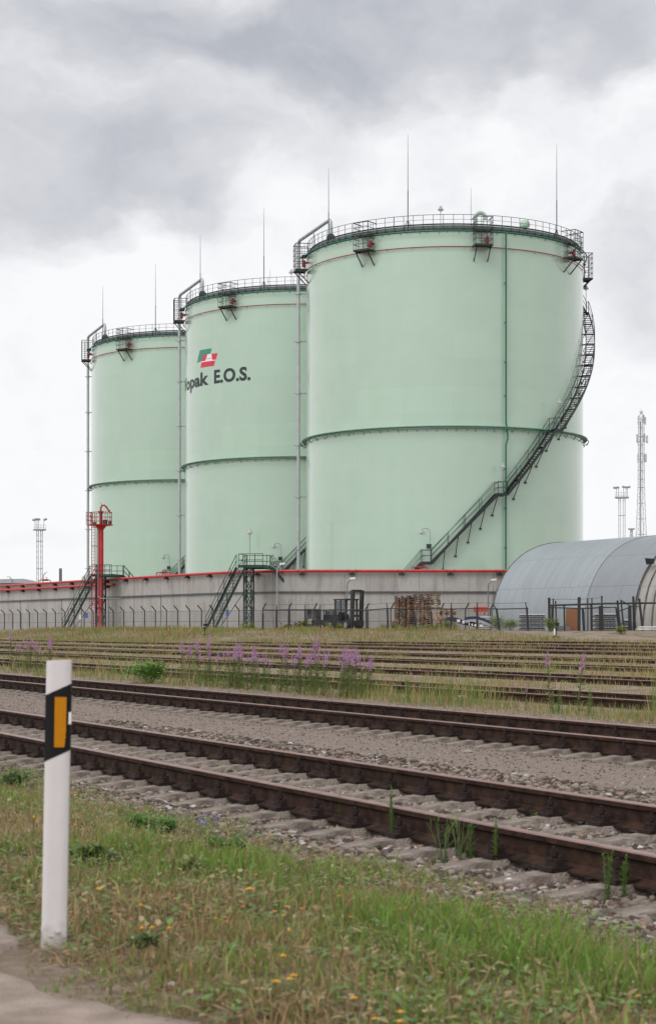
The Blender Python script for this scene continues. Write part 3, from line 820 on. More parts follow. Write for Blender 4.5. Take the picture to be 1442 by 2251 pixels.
pu = empty('fire_main_pipe'); tag(pu, 'long red pipe with black brackets running along the top edge of the concrete wall', 'pipe')
b = MB(); b.tube(sub_line(.28, -120, 1240, zp, 150), .115, 10); b.build('pipe', M['red'], pu, True)
for x in (17, 50, 85, 121, 158, 193, 235, 277, 321, 366, 412, 461, 509, 565, 664, 774, 883, 990, 1098):
    p = ray_poly(x, [tuple(q)[:2] for q in off(.15)]); b = MB()
    if p:
        b.box((p.x, p.y, zp-.24), (.5, .42, .12), 0 if x > 560 else R_(-58)); b.box((p.x, p.y, zp-.14), (.16, .4, .2), 0 if x > 560 else R_(-58))
        if x > 600:
            for s in (-.32, .32): b.tube([(p.x+s+.14*math.cos(t_), p.y-.13+.14*math.sin(t_), zp) if False else (p.x+s, p.y-.13+.14*math.cos(t_), zp+.14*math.sin(t_)) for t_ in [k*math.pi/6 for k in range(12)]], .018, 5, closed=True)
        b.build('pipe_bracket', M['black'], pu)
pl_ = empty('lower_fire_pipe'); tag(pl_, 'shorter red pipe below the top one, ending just right of the red tower', 'pipe')
b = MB(); b.tube(sub_line(.28, -120, 250, zp-.50, 60), .115, 10); b.build('pipe', M['red'], pl_, True)
for x in (17, 50, 85, 121, 158, 193, 236):
    p = ray_poly(x, [tuple(q)[:2] for q in off(.15)]); b = MB(); b.box((p.x, p.y, zp-.74), (.5, .42, .12), R_(-58)); b.box((p.x, p.y, zp-.64), (.16, .4, .2), R_(-58)); b.build('pipe_bracket', M['black'], pl_)
# small valves standing on the wall pipe
for (x, lab) in ((101, 'small red hydrant valve on the wall top beside the left light mast'), (362, 'small red valve on the wall top between the first and middle tank'), (926, 'small red valve on the wall top below the large tank staircase')):
    p = ray_poly(x, [tuple(q)[:2] for q in off(-.1)]); v = empty('hydrant_valve', (p.x, p.y, WTOP)); tag(v, lab, 'valve', 'red valves on the wall top')
    b = MB(); b.tube([(-.75, 0, -.05), (-.75, 0, .18), (-.6, 0, .22), (.4, 0, .22), (.5, 0, .1), (.5, 0, -.05)], .05, 8); b.build('pipe', M['darkred'], v, True)
    b = MB(); b.box((0, 0, .22), (.5, .2, .2)); b.tube([(.1, 0, .3), (.1, 0, .5)], .03, 6); b.lathe([(.12, .5), (.13, .53), (.02, .54)], 10); b.build('valve_body', M['darkred'], v)
# ------------------------------------------------------------------ stairs over the wall
def flight(b, h, p, q, wv, rise=.26, rails=True):
    """p bottom, q top, wv = half width vector"""
    p, q, wv = Vector(p), Vector(q), Vector(wv)
    for s in (-1, 1):
        b.bar(p+wv*s, q+wv*s, .07, .20)
    n = max(2, int((q.z-p.z)/rise)); run = (q-p).xy; wd_ = wv.length*2
    for i in range(1, n):
        c = p+(q-p)*i/n; a = math.atan2(wv.y, wv.x); b.box(c, (wd_-.06, .22, .03), a)
    if rails:
        for s in (-1, 1):
            for hh in (1.05, .55): h.bar(p+wv*s+Vector((0, 0, hh)), q+wv*s+Vector((0, 0, hh)), .045)
            for i in range(6): c = p+(q-p)*i/5+wv*s; h.bar(c, c+Vector((0, 0, 1.05)), .045)
def make_crossover(with_lamp):
    """local x along the wall (to the left = -x), y towards the wall; z=0 at ground"""
    S = empty('crossover_stairs')
    pz = WTOP-GY+.20
    fl = MB(); h = MB()
    flight(fl, h, (-2.35, -1.75, 0), (-.15, -.1, pz-.1), (.42, -.28, 0))
    fl.bar((-1.7, -1.0, 0.2), (.2, -.1, 3.2), .05); fl.bar((-1.1, -.8, 0), (-1.1, -.8, 2.9), .05)
    fl.build('stair_flight', M['dgreen'], S)
    tw = MB()
    for x in (.12, .72):
        for y in (-.1, .9): tw.bar((x, y, 0), (x, y, pz), .12)
    for y in (-.1, .9):
        zz = [0.4, 1.6, 3.0, 4.2, pz-.1]
        for a, c in zip(zz[:-1], zz[1:]): tw.bar((.12, y, a), (.72, y, c), .06); tw.bar((.72, y, a), (.12, y, c), .06)
        for z in (1.6, 3.0): tw.bar((.12, y, z), (.72, y, z), .08)
    for x in (.12, .72):
        for a, c in ((.2, 1.8), (1.8, 3.4), (3.4, 5.0)): tw.bar((x, -.1, a), (x, .9, c), .05)
    tw.build('support_tower', M['dgreen'], S)
    pf = MB(); pf.box((.7, 1.5, pz+.05), (2.1, 3.4, .10)); pf.box((.7, -.23, pz-.02), (2.1, .07, .22)); pf.box((.7, 3.2, pz-.02), (2.1, .07, .26)); pf.box((1.75, 1.5, pz-.02), (.07, 3.3, .26))
    pf.build('platform', M['dgreen'], S)
    for x, y in ((-.3, 1.5), (1.7, 1.5), (-.3, -.2), (.35, -.2), (1.05, -.2), (1.7, -.2), (1.7, 3.2), (.35, 3.2), (-.3, 3.2)): h.bar((x, y, pz), (x, y, pz+1.0), .045)
    for z in (1.0, .5):
        h.bar((-.3, -.2, pz+z), (1.7, -.2, pz+z), .05); h.bar((-.3, 3.2, pz+z), (1.7, 3.2, pz+z), .05); h.bar((-.3, -.2, pz+z), (-.3, 3.2, pz+z), .04)
    h.build('handrail', M['dgreen'], S)
    f2 = MB(); h2 = MB(); flight(f2, h2, (4.3, 4.4, pz-3.2), (1.7, 3.4, pz), (.16, -.36, 0)); f2.build('inner_flight', M['dgreen'], S); h2.build('inner_handrail', M['dgreen'], S)
    if with_lamp:
        lamp_post(S, (.62, -.2, pz), 2.9, (0, 0, 0), 'straight')
    return S
SA = make_crossover(True); SA.location = (-6.95, 146.6, GY); SA.rotation_euler = (0, 0, R_(-9))
tag(SA, 'dark green steel stairs climbing over the wall in front of the middle tank', 'stairs', 'stairs over the wall')
SB = copy_tree(make_crossover(False)) if False else make_crossover(False)
pB = ray_poly(214, [tuple(q)[:2] for q in off(2.2)]); SB.location = (pB.x-.2, pB.y, GY); SB.rotation_euler = (0, 0, R_(-12))
tag(SB, 'dark green steel stairs over the wall half hidden behind the red tower', 'stairs', 'stairs over the wall')
def flat_sign(label, cat, x, y, Z, w_, h_, col, name='sign_plate'):
    p = px(x, y, Z); b = MB(); b.box((0, 0, 0), (w_, .03, h_)); o = b.build(name, col, None, loc=p); tag(o, label, cat); return o
M['bluesign'] = mat('blue sign enamel', (.03, .12, .36), .4, .2)
flat_sign('small blue notice hanging on the stairs in front of the middle tank', 'sign', 500, 1348, 144.4, .26, .5, M['bluesign'])
flat_sign('small blue notice hanging on the stairs beside the red tower', 'sign', 190, 1353, pB.y-1.5, .30, .5, M['bluesign'])
flat_sign('small white notice on the left stairs beside the red tower', 'sign', 176, 1357, pB.y-2.4, .22, .45, M['white'])

# ------------------------------------------------------------------ red monitor tower
pT = Vector(((222-721)*172.0/F, 172.0, GY))
mt_ = empty('fire_monitor_tower', pT); tag(mt_, 'tall bright red fire monitor tower with railed platform and ladder at the left', 'tower')
PZ_ = z_of(1153, 172)-GY
b = MB(); b.lathe([(.34, 0), (.30, .1), (.25, .8), (.25, PZ_-.3)], 20); b.lathe([(.36, 0), (.36, .06), (0, .06)], 20); b.build('column', M['red'], mt_, True)
b = MB(); b.lathe([(0, PZ_-.5), (.26, PZ_-.5), (.55, PZ_-.12), (.95, PZ_-.12), (1.0, PZ_), (0, PZ_)], 12); b.box((-.75, -.1, PZ_-.06), (.9, .8, .11)); b.box((.6, 0, PZ_-.05), (1.0, 1.0, .1)); b.build('platform', M['red'], mt_)
b = MB()
hp = [(1.05*math.sin(2*math.pi*k/12), -1.05*math.cos(2*math.pi*k/12)) for k in range(12)]
for z in (.35, .7, 1.15): b.tube([(x, y, PZ_+z) for x, y in hp], .03 if z > 1 else .02, 5, closed=True)
for x, y in hp: b.bar((x*.97, y*.97, PZ_), (x, y, PZ_+1.15), .04)
for x in (-1.35, -1.1, -.85): b.bar((x, -.45, PZ_-.1), (x, -.45, PZ_+1.15), .04); b.bar((x, .45, PZ_-.1), (x, .45, PZ_+1.15), .04)
for z in (.4, .8, 1.15):
    for s in (-.45, .45): b.bar((-1.4, s, PZ_+z), (-.85, s, PZ_+z), .035)
b.build('guard_rail', M['darkred'], mt_)
b = MB(); z0 = PZ_
b.tube([(-.02, 0, z0), (-.02, 0, z0+1.15)], .13, 12); b.tube([(-.02, 0, z0+1.1), (-.02, 0, z0+1.3)], .19, 12); b.tube([(-.25, 0, z0+1.2), (.22, 0, z0+1.2)], .09, 8)
b.tube([(-.02, 0, z0+1.3), (-.02, 0, z0+1.6), (.10, 0, z0+1.82), (.32, 0, z0+1.85), (.5, 0, z0+1.68), (.7, -.05, z0+1.42)], .085, 10)
b.tube([(.66, -.05, z0+1.46), (.84, -.07, z0+1.24)], [.07, .12], 10); b.tube([(.45, .0, z0+1.75), (.45, .22, z0+1.75)], .05, 6); b.lathe([(.14, -.02), (.14, .02)], 12, (.45, .24, z0+1.75)); b.tube([(.1, 0, z0+1.82), (.0, 0, z0+2.0), (-.1, 0, z0+1.98)], .03, 5)
b.build('water_monitor', M['darkred'], mt_, True)
b = MB()
for x in (-.86, -.52): b.bar((x, -.3, 0), (x, -.3, PZ_+1.0), .055)
for k in range(int(PZ_/.3)): b.bar((-.86, -.3, .3+k*.3), (-.52, -.3, .3+k*.3), .03)
for z in (2.5, 4.5, 6.2, 8, 9.8, 11.6):
    if z < PZ_: b.bar((-.86, -.3, z), (-.15, -.05, z), .06)
b.build('ladder', M['darkred'], mt_)
b = MB()
for k in range(12):
    z = 2.3+k*.75
    if z < PZ_-.2 and k < 6: b.tube([(-.69+.38*math.cos(t_), -.3-.05-.38*abs(math.sin(t_)), z) for t_ in [j*math.pi/8 for j in range(9)]], .018, 4)
for t_ in (0.3, .8, 1.57, 2.3, 2.8): b.bar((-.69+.38*math.cos(t_), -.35-.38*math.sin(t_), 2.3), (-.69+.38*math.cos(t_), -.35-.38*math.sin(t_), 6.1), .025)
b.build('ladder_cage', M['darkred'], mt_)
b = MB(); b.tube([(-.36, 0, .2), (-.36, 0, PZ_-.1)], .04, 6); b.tube([(-.22, -.2, 4.0), (-.22, -.2, PZ_-.2)], .03, 6); b.build('feed_pipe', M['darkred'], mt_, True)
b = MB(); b.tube([(-.24, -.28, PZ_-.4), (-.24, -.28, 3.25), (-.1, -.32, 3.0), (1.6, -.3, 3.0), (3.0, .9, 3.05)], .035, 6); b.build('cable_conduit', M['silver'], mt_, True)
b = MB(); b.box((.45, -.45, PZ_+.22), (.42, .3, .42)); b.box((.9, -.2, PZ_+.15), (.3, .3, .25)); b.box((-.6, -.3, PZ_+.1), (.35, .3, .2)); b.build('electric_box', M['dgreen'], mt_)

# ------------------------------------------------------------------ perimeter fence with bent posts
def mesh_mat(name, col, cell, wire, fade):
    m = bpy.data.materials.new(name); m.use_nodes = True; t = m.node_tree; b = t.nodes['Principled BSDF']; o = t.nodes['Material Output']
    b.inputs['Base Color'].default_value = (*col, 1); b.inputs['Roughness'].default_value = .5
    uv = N(t, 'ShaderNodeUVMap'); br = N(t, 'ShaderNodeTexBrick'); br.offset = 0; br.inputs['Scale'].default_value = 1
    br.inputs['Brick Width'].default_value = cell; br.inputs['Row Height'].default_value = cell*fade; br.inputs['Mortar Size'].default_value = wire; br.inputs['Mortar Smooth'].default_value = 0
    link(t, uv.outputs[0], br.inputs['Vector']); tr = N(t, 'ShaderNodeBsdfTransparent'); mx = N(t, 'ShaderNodeMixShader')
    link(t, br.outputs['Fac'], mx.inputs[0]); link(t, tr.outputs[0], mx.inputs[1]); link(t, b.outputs[0], mx.inputs[2]); link(t, mx.outputs[0], o.inputs[0]); return m
M['mesh'] = mesh_mat('wire fence mesh', (.12, .125, .125), .06, .0036, 1.0)
M['mesh2'] = mesh_mat('thin wire fence mesh', (.05, .05, .05), .06, .0012, 1.0)
def sheet(name, m, pts, z0, z1, parent):
    b = MB(); vs = []; fs = []; u = [0]
    for i, p in enumerate(pts):
        if i: u.append(u[-1]+(Vector(p)-Vector(pts[i-1])).length)
        vs += [(p[0], p[1], z0), (p[0], p[1], z1)]
    for i in range(len(pts)-1): fs.append((2*i, 2*i+2, 2*i+3, 2*i+1))
    b.add(vs, fs); o = b.build(name, m, parent); ul = o.data.uv_layers.new(name='UVMap')
    for pl in o.data.polygons:
        for li in pl.loop_indices: v = o.data.loops[li].vertex_index; ul.data[li].uv = (u[v//2], o.data.vertices[v].co.z)
    return o
pf = empty('perimeter_fence'); tag(pf, 'long wire mesh fence on black posts with bent tops below the concrete wall', 'fence')
fx = [-70, -52, -36, -18, -6, 10, 28, 46, 65, 83, 102, 122, 143, 163, 185, 205, 227, 249, 272, 294, 318, 342, 366, 391, 417, 443, 469, 525, 554, 578, 634, 690, 748, 804, 859, 915, 969, 1023, 1078, 1132]
fp = []
for x in fx:
    p = ray_poly(x, FENCE)
    if p is None: continue
    fp.append(p)
    left = x < 560; q = Vector((-.32, -.18, .36)) if left else Vector((.24, -.25, .46))
    h = z_of(1343 if left else 1340, p.y); h = z_of({True: 1341, False: 1339}[left], 146 if not left else 150)+.12
    zt_ = 2.85 if left else 2.86
    b = MB(); b.bar((0, 0, GY-.3-GY), (0, 0, zt_-GY), .075); b.bar((0, 0, zt_-GY-.02), (q.x, q.y, zt_-GY+q.z), .07)
    b.build('post', M['black'], pf, loc=(p.x, p.y, GY))
sheet('mesh_panel', M['mesh'], [(p.x, p.y+.05) for p in fp], GY, 2.75, pf)
b = MB()
for z in (2.75, 1.9): b.tube([(p.x, p.y+.04, z) for p in fp], .012, 4)
b.build('tension_wire', M['black'], pf)

# ------------------------------------------------------------------ yard fence and gate on the right
yf = empty('yard_fence'); tag(yf, 'black post and rail yard fence in front of the forklifts and pallets', 'fence')
yp = []
for x, lean, top in ((578, 0, 1338), (608, .0, 1332), (636, 0, 1330), (671, 0, 1330), (704, 0, 1330), (737, 0, 1330), (808, 0, 1330), (853, .03, 1327), (914, .10, 1334), (950, .06, 1334), (992, 0, 1325), (1049, 0, 1325), (1098, .14, 1326), (1161, .06, 1324)):
    p = ray_poly(x, YARD); H = z_of(top, p.y)-GY; g = gz(p.x, p.y)
    b = MB(); b.bar((0, 0, -.4), (0, 0, H-.35), .13); b.bar((0, 0, H-.4), (-lean*1.4, 0, H), .06); o = b.build('post', M['black'], yf, loc=(p.x, p.y, GY)); o.rotation_euler = (0, -lean, 0)
    yp.append(p)
rp = [Vector((p.x, p.y-.02, z_of(1341 if p.x < 4 else 1338.5, p.y)+.02*math.sin(p.x*2))) for p in yp]
b = MB(); b.tube(rp, .045, 6); b.build('top_rail', M['black'], yf)
b = MB(); b.tube([v+Vector((0, 0, .38)) for v in rp], .010, 4); b.build('barbed_wire', M['black'], yf)
sheet('mesh_panel', M['mesh2'], [(p.x, p.y+.07) for p in yp], GY-.1, 2.55, yf)
yg = empty('yard_gate'); tag(yg, 'taller black fence section with crooked leaning posts and gate at the right', 'gate')
gp = []
def gpost(x, top, bot=1392, wd_=.11, xt=None, dy=0, wood=None):
    p = ray_poly(x, YARD); y_ = p.y+dy; a = px(x, bot, y_); c = px(xt if xt is not None else x, top, y_)
    a.z = min(a.z, GY-.1); b = MB(); b.bar((0, 0, 0), c-a, wd_); b.build('post', wood or M['black'], yg, loc=a); return p
for x, top, bot, wd_, xt in ((1208, 1314, 1392, .16, 1207), (1213, 1333, 1385, .08, None), (1216, 1316, 1385, .08, 1216), (1224, 1321, 1385, .09, 1221), (1241, 1331, 1380, .10, 1240), (1272.5, 1313, 1392, .19, 1273), (1292, 1316, 1380, .07, None), (1302, 1315, 1380, .07, 1301),
                             (1284, 1338, 1376, .15, 1281), (1322, 1310, 1380, .09, 1323), (1321, 1332, 1384, .26, 1321), (1364, 1320, 1384, .11, 1357), (1361, 1335, 1382, .1, 1354), (1372, 1320, 1382, .09, 1365), (1385, 1333, 1384, .2, 1384), (1394, 1311, 1388, .13, 1392), (1398, 1330, 1388, .09, 1393), (1413, 1316, 1383, .13, 1405), (1300, 1330, 1378, .10, 1299)):
    gp.append(gpost(x, top, bot, wd_, xt))
def gline(pts, w_=.05):
    b = MB(); b.tube([px(x, y, ray_poly(min(x, 1442), YARD).y-.05) for x, y in pts], w_, 6); b.build('rail', M['black'], yg)
gline([(1208, 1331), (1272, 1329), (1330, 1327), (1460, 1325.5)], .075)
gline([(1210, 1336), (1240, 1336.5), (1272, 1338), (1322, 1336), (1353, 1335), (1364, 1376)], .05)
gline([(1364, 1319), (1374, 1325), (1384, 1332), (1404, 1334)], .04); gline([(1358, 1345), (1374, 1339), (1392, 1332)], .035)
gline([(1207, 1319), (1240, 1317), (1272, 1318), (1323, 1314)], .014)
sheet('mesh_panel', M['mesh2'], [(p.x, p.y+.07) for p in (ray_poly(x, YARD) for x in (1208, 1300, 1442))], GY-.1, 2.7, yg)

# ------------------------------------------------------------------ arched hangar
hg = empty('arched_hangar'); tag(hg, 'long grey arched metal hangar with ribbed beige front section on the right', 'hangar')
D0_, RH = 73.5, 7.0
def H_(t_, a, k=1.0):
    """t along the tracks, a from 0 (near base) to pi (far base)"""
    cx, sx = math.cos(a), math.sin(a); e_ = 2/2.25
    hx = RH*k*(abs(cx)**e_)*(1 if cx > 0 else -1); hz = RH*k*abs(sx)**e_
    x, y = dt2xy(D0_+RH-hx, t_); return Vector((x, y, GY+hz*1.0))
def arch_skin(name, m, t0, t1, k, nt_=2, th=.06):
    b = MB(); vs = []; fs = []; n = 40
    for i in range(nt_+1):
        for j in range(n+1): vs.append(H_(t0+(t1-t0)*i/nt_, math.pi*j/n, k))
    for i in range(nt_):
        for j in range(n): a = i*(n+1)+j; fs.append((a, a+1, a+n+2, a+n+1))
    o = len(vs)
    for i in range(nt_+1):
        for j in range(n+1): vs.append(H_(t0+(t1-t0)*i/nt_, math.pi*j/n, k-th/RH))
    for i in range(nt_):
        for j in range(n): a = o+i*(n+1)+j; fs.append((a, a+n+1, a+n+2, a+1))
    for i in (0, nt_):
        for j in range(n): a = i*(n+1)+j; fs.append((a, a+o, a+o+1, a+1))
    b.add(vs, fs); ob = b.build(name, m, hg, True)
    ul = ob.data.uv_layers.new(name='UVMap')
    for pl in ob.data.polygons:
        for li in pl.loop_indices:
            v = ob.data.loops[li].vertex_index; w_ = v % o; ul.data[li].uv = (t0+(t1-t0)*(w_//(n+1))/nt_, (w_ % (n+1))/n*math.pi*RH*1.05)
    return ob
def sheet_mat(name, c1, c2, rowh, bw, seam, rough=.45, dirt=.8, off_=.5):
    m = bpy.data.materials.new(name); m.use_nodes = True; t = m.node_tree; b = t.nodes['Principled BSDF']; b.inputs['Roughness'].default_value = rough
    uv = N(t, 'ShaderNodeUVMap'); br = N(t, 'ShaderNodeTexBrick'); br.offset = off_; br.inputs['Scale'].default_value = 1
    br.inputs['Brick Width'].default_value = bw; br.inputs['Row Height'].default_value = rowh; br.inputs['Mortar Size'].default_value = .022; br.inputs['Mortar Smooth'].default_value = .3
    br.inputs['Color1'].default_value = (*c1, 1); br.inputs['Color2'].default_value = (*c2, 1); br.inputs['Mortar'].default_value = (*seam, 1)
    link(t, uv.outputs[0], br.inputs['Vector'])
    no = N(t, 'ShaderNodeTexNoise'); no.inputs['Scale'].default_value = 1.2; no.inputs['Detail'].default_value = 8
    mp_ = N(t, 'ShaderNodeMapping'); mp_.inputs['Scale'].default_value = (2.2, .35, 1); link(t, uv.outputs[0], mp_.inputs[0]); link(t, mp_.outputs[0], no.inputs['Vector'])
    r = N(t, 'ShaderNodeValToRGB'); r.color_ramp.elements[0].position = .35; r.color_ramp.elements[0].color = (dirt, dirt, dirt*.98, 1); r.color_ramp.elements[1].position = .55; r.color_ramp.elements[1].color = (1, 1, 1, 1); link(t, no.outputs['Fac'], r.inputs[0])
    mx = N(t, 'ShaderNodeMix', data_type='RGBA', blend_type='MULTIPLY'); mx.inputs[0].default_value = 1; link(t, br.outputs['Color'], mx.inputs[6]); link(t, r.outputs[0], mx.inputs[7]); link(t, mx.outputs[2], b.inputs['Base Color'])
    bu = N(t, 'ShaderNodeBump'); bu.inputs['Strength'].default_value = .5; bu.inputs['Distance'].default_value = .04; bu.invert = True; link(t, br.outputs['Fac'], bu.inputs['Height']); link(t, bu.outputs[0], b.inputs['Normal'])
    return m
M['skinA'] = sheet_mat('light grey roofing sheet', (.27, .30, .325), (.30, .33, .355), 3.1, 1.1, (.22, .24, .26), .45, .92)
M['skinB'] = sheet_mat('darker grey roofing sheet', (.235, .255, .275), (.245, .265, .29), 3.1, 9.0, (.15, .165, .18), .45, .92)
M['skinC'] = sheet_mat('beige ribbed concrete shell', (.33, .32, .295), (.37, .355, .33), 3.0, 9.0, (.25, .24, .22), .7, .8)
M['rib'] = mat('dark grimy rib', (.10, .09, .08), .8, .4, 3, .5, 20)
arch_skin('light_roof_skin', M['skinA'], 120.0, 107.4, 1.0, 8)
arch_skin('dark_roof_skin', M['skinB'], 107.4, 101.6, .992, 4)
arch_skin('ribbed_roof_skin', M['skinC'], 101.6, 62, .975, 20)
n = 30
for k in range(40):
    t_ = 101.5-k*.98
    b = MB(); b.tube([H_(t_+.05*math.sin(j*1.7+k)*.4, math.pi*j/n, .978) for j in range(0, n+1)], .07, 6)
    b.build('roof_rib', M['rib'], hg)
# end walls
for t_, k in ((119.6, .985), (62.3, .96)):
    b = MB(); pts = [H_(t_, math.pi*j/n, k) for j in range(n+1)]; q = [H_(t_-.15, math.pi*j/n, k) for j in range(n+1)]
    b.prism(pts, pts[0], q[0]); b.build('end_wall', M['skinB'], hg)
# edge trims
b = MB(); b.tube([H_(120.0, math.pi*j/n, 1.0) for j in range(n+1)], .05, 6); b.build('edge_trim', M['rib'], hg)
pl2 = px(1421, 1229, 1.0); fa = .95
best = min(((H_(t_/10, a/100, 1.0)-0*Vector()) for t_ in range(900, 1016, 3) for a in range(40, 150, 2)), key=lambda v: ((721+F*v.x/v.y-1421)**2+(1380-(v.z-EYE)*F/v.y-1231)**2))
fl = empty('floodlight', best); tag(fl, 'black floodlight mounted on the ribbed end of the arched hangar', 'floodlight')
b = MB(); b.bar((0, 0, -.1), (-.15, -.45, .1), .06); b.build('bracket', M['black'], fl)
b = MB(); b.add([(-.5, -.75, .35), (.15, -.9, .30), (.1, -.85, -.05), (-.4, -.7, -.1), (-.25, -.35, .3), (.1, -.4, .28), (.08, -.42, .05), (-.22, -.36, .03)], [(0, 3, 2, 1), (4, 5, 6, 7), (0, 1, 5, 4), (1, 2, 6, 5), (2, 3, 7, 6), (3, 0, 4, 7)]); b.build('housing', M['black'], fl)

# ------------------------------------------------------------------ lattice masts, telecom tower, chimney, far roofs
M['lattice'] = mat('pale galvanised lattice', (.50, .51, .52), .55, .1)
M['latticed'] = mat('darker galvanised lattice', (.33, .34, .35), .55, .1)
def lattice(b, z0, z1, w0, w1, step, r=.05, rb=.025):
    n = max(1, int(round((z1-z0)/step))); prev = None
    for i in range(n+1):
        z = z0+(z1-z0)*i/n; w_ = w0+(w1-w0)*i/n; c = [Vector((s*w_/2, t_*w_/2, z)) for s, t_ in ((-1, -1), (1, -1), (1, 1), (-1, 1))]
        if prev:
            for k in range(4):
                b.bar(prev[k], c[k], r*1.5); k2 = (k+1) % 4
                if i % 2: b.bar(prev[k], c[k2], rb*1.3)
                else: b.bar(prev[k2], c[k], rb*1.3)
        if i % 2 == 0:
            for k in range(4): b.bar(c[k], c[(k+1) % 4], rb*2)
        prev = c
def light_mast(x, ytop, Z, label, hw, rz, lamps):
    base = px(x, 1380, Z); base.z = GY; m = empty('light_mast', base, rz); tag(m, label, 'light mast', 'lattice masts with floodlights')
    H = z_of(ytop, Z)-GY
    for s in (-1, 1):
        b = MB(); w_ = hw*.30
        lattice(b, 0, H-2.3*Z/400, w_, w_, w_*1.5, .045, .022); o = b.build('lattice_column', M['lattice'], m, loc=(s*hw*.33, 0, 0))
    k = Z/400
    b = MB()
    for z in (H*.28, H*.55, H*.8): b.box((0, 0, z), (hw*1.0, hw*.4, .12))
    b.build('brace_frame', M['latticed'], m)
    b = MB(); b.box((0, 0, H-2.3*k), (hw*1.9, hw*1.6, .3*k)); b.build('platform', M['latticed'], m)
    b = MB()
    for z in (.55, 1.1):
        for y in (-1, 1): b.bar((-hw*.9, y*hw*.75, H-2.3*k+z*k), (hw*.9, y*hw*.75, H-2.3*k+z*k), .05)
    for sx in (-.9, -.45, 0, .45, .9): b.bar((sx*hw, -hw*.75, H-2.3*k), (sx*hw, -hw*.75, H-1.2*k), .05)
    b.build('railing', M['lattice'], m)
    for (lx, lz, rot) in lamps:
        b = MB(); b.bar((lx*hw*.8, 0, H-2.3*k), (lx*hw*.8, 0, H-.2*k+lz*k), .10); b.box((lx*hw, -.3, H-.1*k+lz*k), (.75*k, .5*k, .34*k), rot=Matrix.Rotation(R_(rot), 3, 'Y') @ Matrix.Rotation(R_(25), 3, 'X'))
        b.build('floodlight', M['latticed'], m)
    return m
light_mast(87, 1142, 400, 'pale lattice light mast standing at far left behind the wall', 1.35, R_(20), [(-.95, 0, -10), (-.55, .1, 15), (-.2, .15, 10), (.9, .15, -25)])
light_mast(1367, 1071, 380, 'pale lattice light mast with square lamp platform behind the hangar', 1.45, R_(-15), [(-1.0, 0, 8), (-.6, .05, 0), (.3, .15, 12), (.75, .05, -8), (1.0, .1, -5)])
def small_mast(x, ytop, Z, label):
    base = px(x, 1380, Z); base.z = GY; m = empty('small_mast', base); tag(m, label, 'mast'); H = z_of(ytop, Z)-GY
    b = MB(); lattice(b, 0, H, 3.6, .4, 2.2, .05, .03); b.tube([(0, 0, 0), (0, 0, H)], .08, 6); b.build('lattice_legs', M['latticed'], m); b = MB(); b.box((0, 0, H), (1.4, 1.0, .35)); b.build('head', M['latticed'], m)
small_mast(1388, 1163, 420, 'small pointed lattice mast between the light mast and the telecom tower')
Z = 450; base = px(1409.5, 1380, Z); base.z = GY; tt = empty('telecom_tower', base, R_(12)); tag(tt, 'tallest lattice telecom tower with antenna panels, right of the green tanks', 'tower')
H = z_of(912, Z)-GY; k = Z/F
b = MB(); lattice(b, 0, H*.66, 3.4, 1.25, 2.0, .06, .035); lattice(b, H*.66, H, 1.25, 1.1, 1.1, .06, .035); b.build('lattice_frame', M['latticed'], tt)
b = MB(); b.tube([(-.15, 0, 0), (-.15, 0, H*.97)], .16, 6); b.build('cable_riser', M['latticed'], tt)
for (dx_, y0_, y1_, w_) in ((-8, 916, 933, .25), (8.5, 916, 933, .3), (3.5, 911, 930, .45), (-11, 955, 973, .3), (-8.5, 955, 975, .2), (12.5, 957, 974, .4), (6, 953, 972, .45), (-8.5, 999, 1016, .3), (8.3, 998, 1016, .75)):
    b = MB(); zc = z_of((y0_+y1_)/2, Z)-GY; hh = (y1_-y0_)*k; b.box((dx_*k, -.3, zc), (w_, .3, hh)); b.bar((dx_*k*.3, 0, zc+hh*.3), (dx_*k, -.2, zc+hh*.3), .07); b.bar((dx_*k*.3, 0, zc-hh*.3), (dx_*k, -.2, zc-hh*.3), .07); b.build('antenna_panel', M['lattice'], tt)
b = MB(); b.tube([(0, 0, H), (0, 0, H+1.6)], .05, 5); b.lathe([(.25, .3), (.4, .4), (.4, .95), (.25, 1.05)], 12, (0, 0, H)); b.build('top_beacon', M['lattice'], tt)
Z = 600; base = px(133, 1380, Z); base.z = GY; H = z_of(1249.5, Z)-GY
b = MB(); b.lathe([(.62, 0), (.50, H), (.40, H), (.40, H-1)], 16); ch = b.build('chimney', mat('sooty brick chimney', (.15, .14, .16), .8, .15), None, True, base); tag(ch, 'small dark chimney stack seen over the wall at far left', 'chimney')
# far shed roof and pale vessel behind the wall at the left
bd = empty('distant_shed', (px(15, 1380, 330).x, 330, GY)); tag(bd, 'low grey shed with rounded roof behind the wall at far left', 'shed')
H = z_of(1276, 330)-GY; b = MB(); b.box((0, 0, H*.46), (13, 9, H*.9)); b.build('wall', M['galv'], bd)
b = MB(); prof = [(-6.8, H*.92), (-6.6, H*.97), (-5.9, H*1.0), (3.8, H*1.02), (5.2, H*.985), (6.6, H*.93)]
b.prism([(x, -4.7, z) for x, z in prof], (0, -4.7, 0), (0, 4.7, 0)); b.build('roof', mat('pale roof sheet', (.36, .38, .40), .5, .1), bd)
b = MB(); b.lathe([(1.0, 0), (1.0, z_of(1262, 236)-GY-.9), (.9, z_of(1262, 236)-GY-.4), (.5, z_of(1262, 236)-GY-.08), (0, z_of(1262, 236)-GY)], 24)
vs_ = b.build('vessel', M['palegreen'], None, True, (px(195, 1380, 236).x, 236, GY)); tag(vs_, 'small pale green domed vessel beside the foot of the leftmost tank', 'vessel')

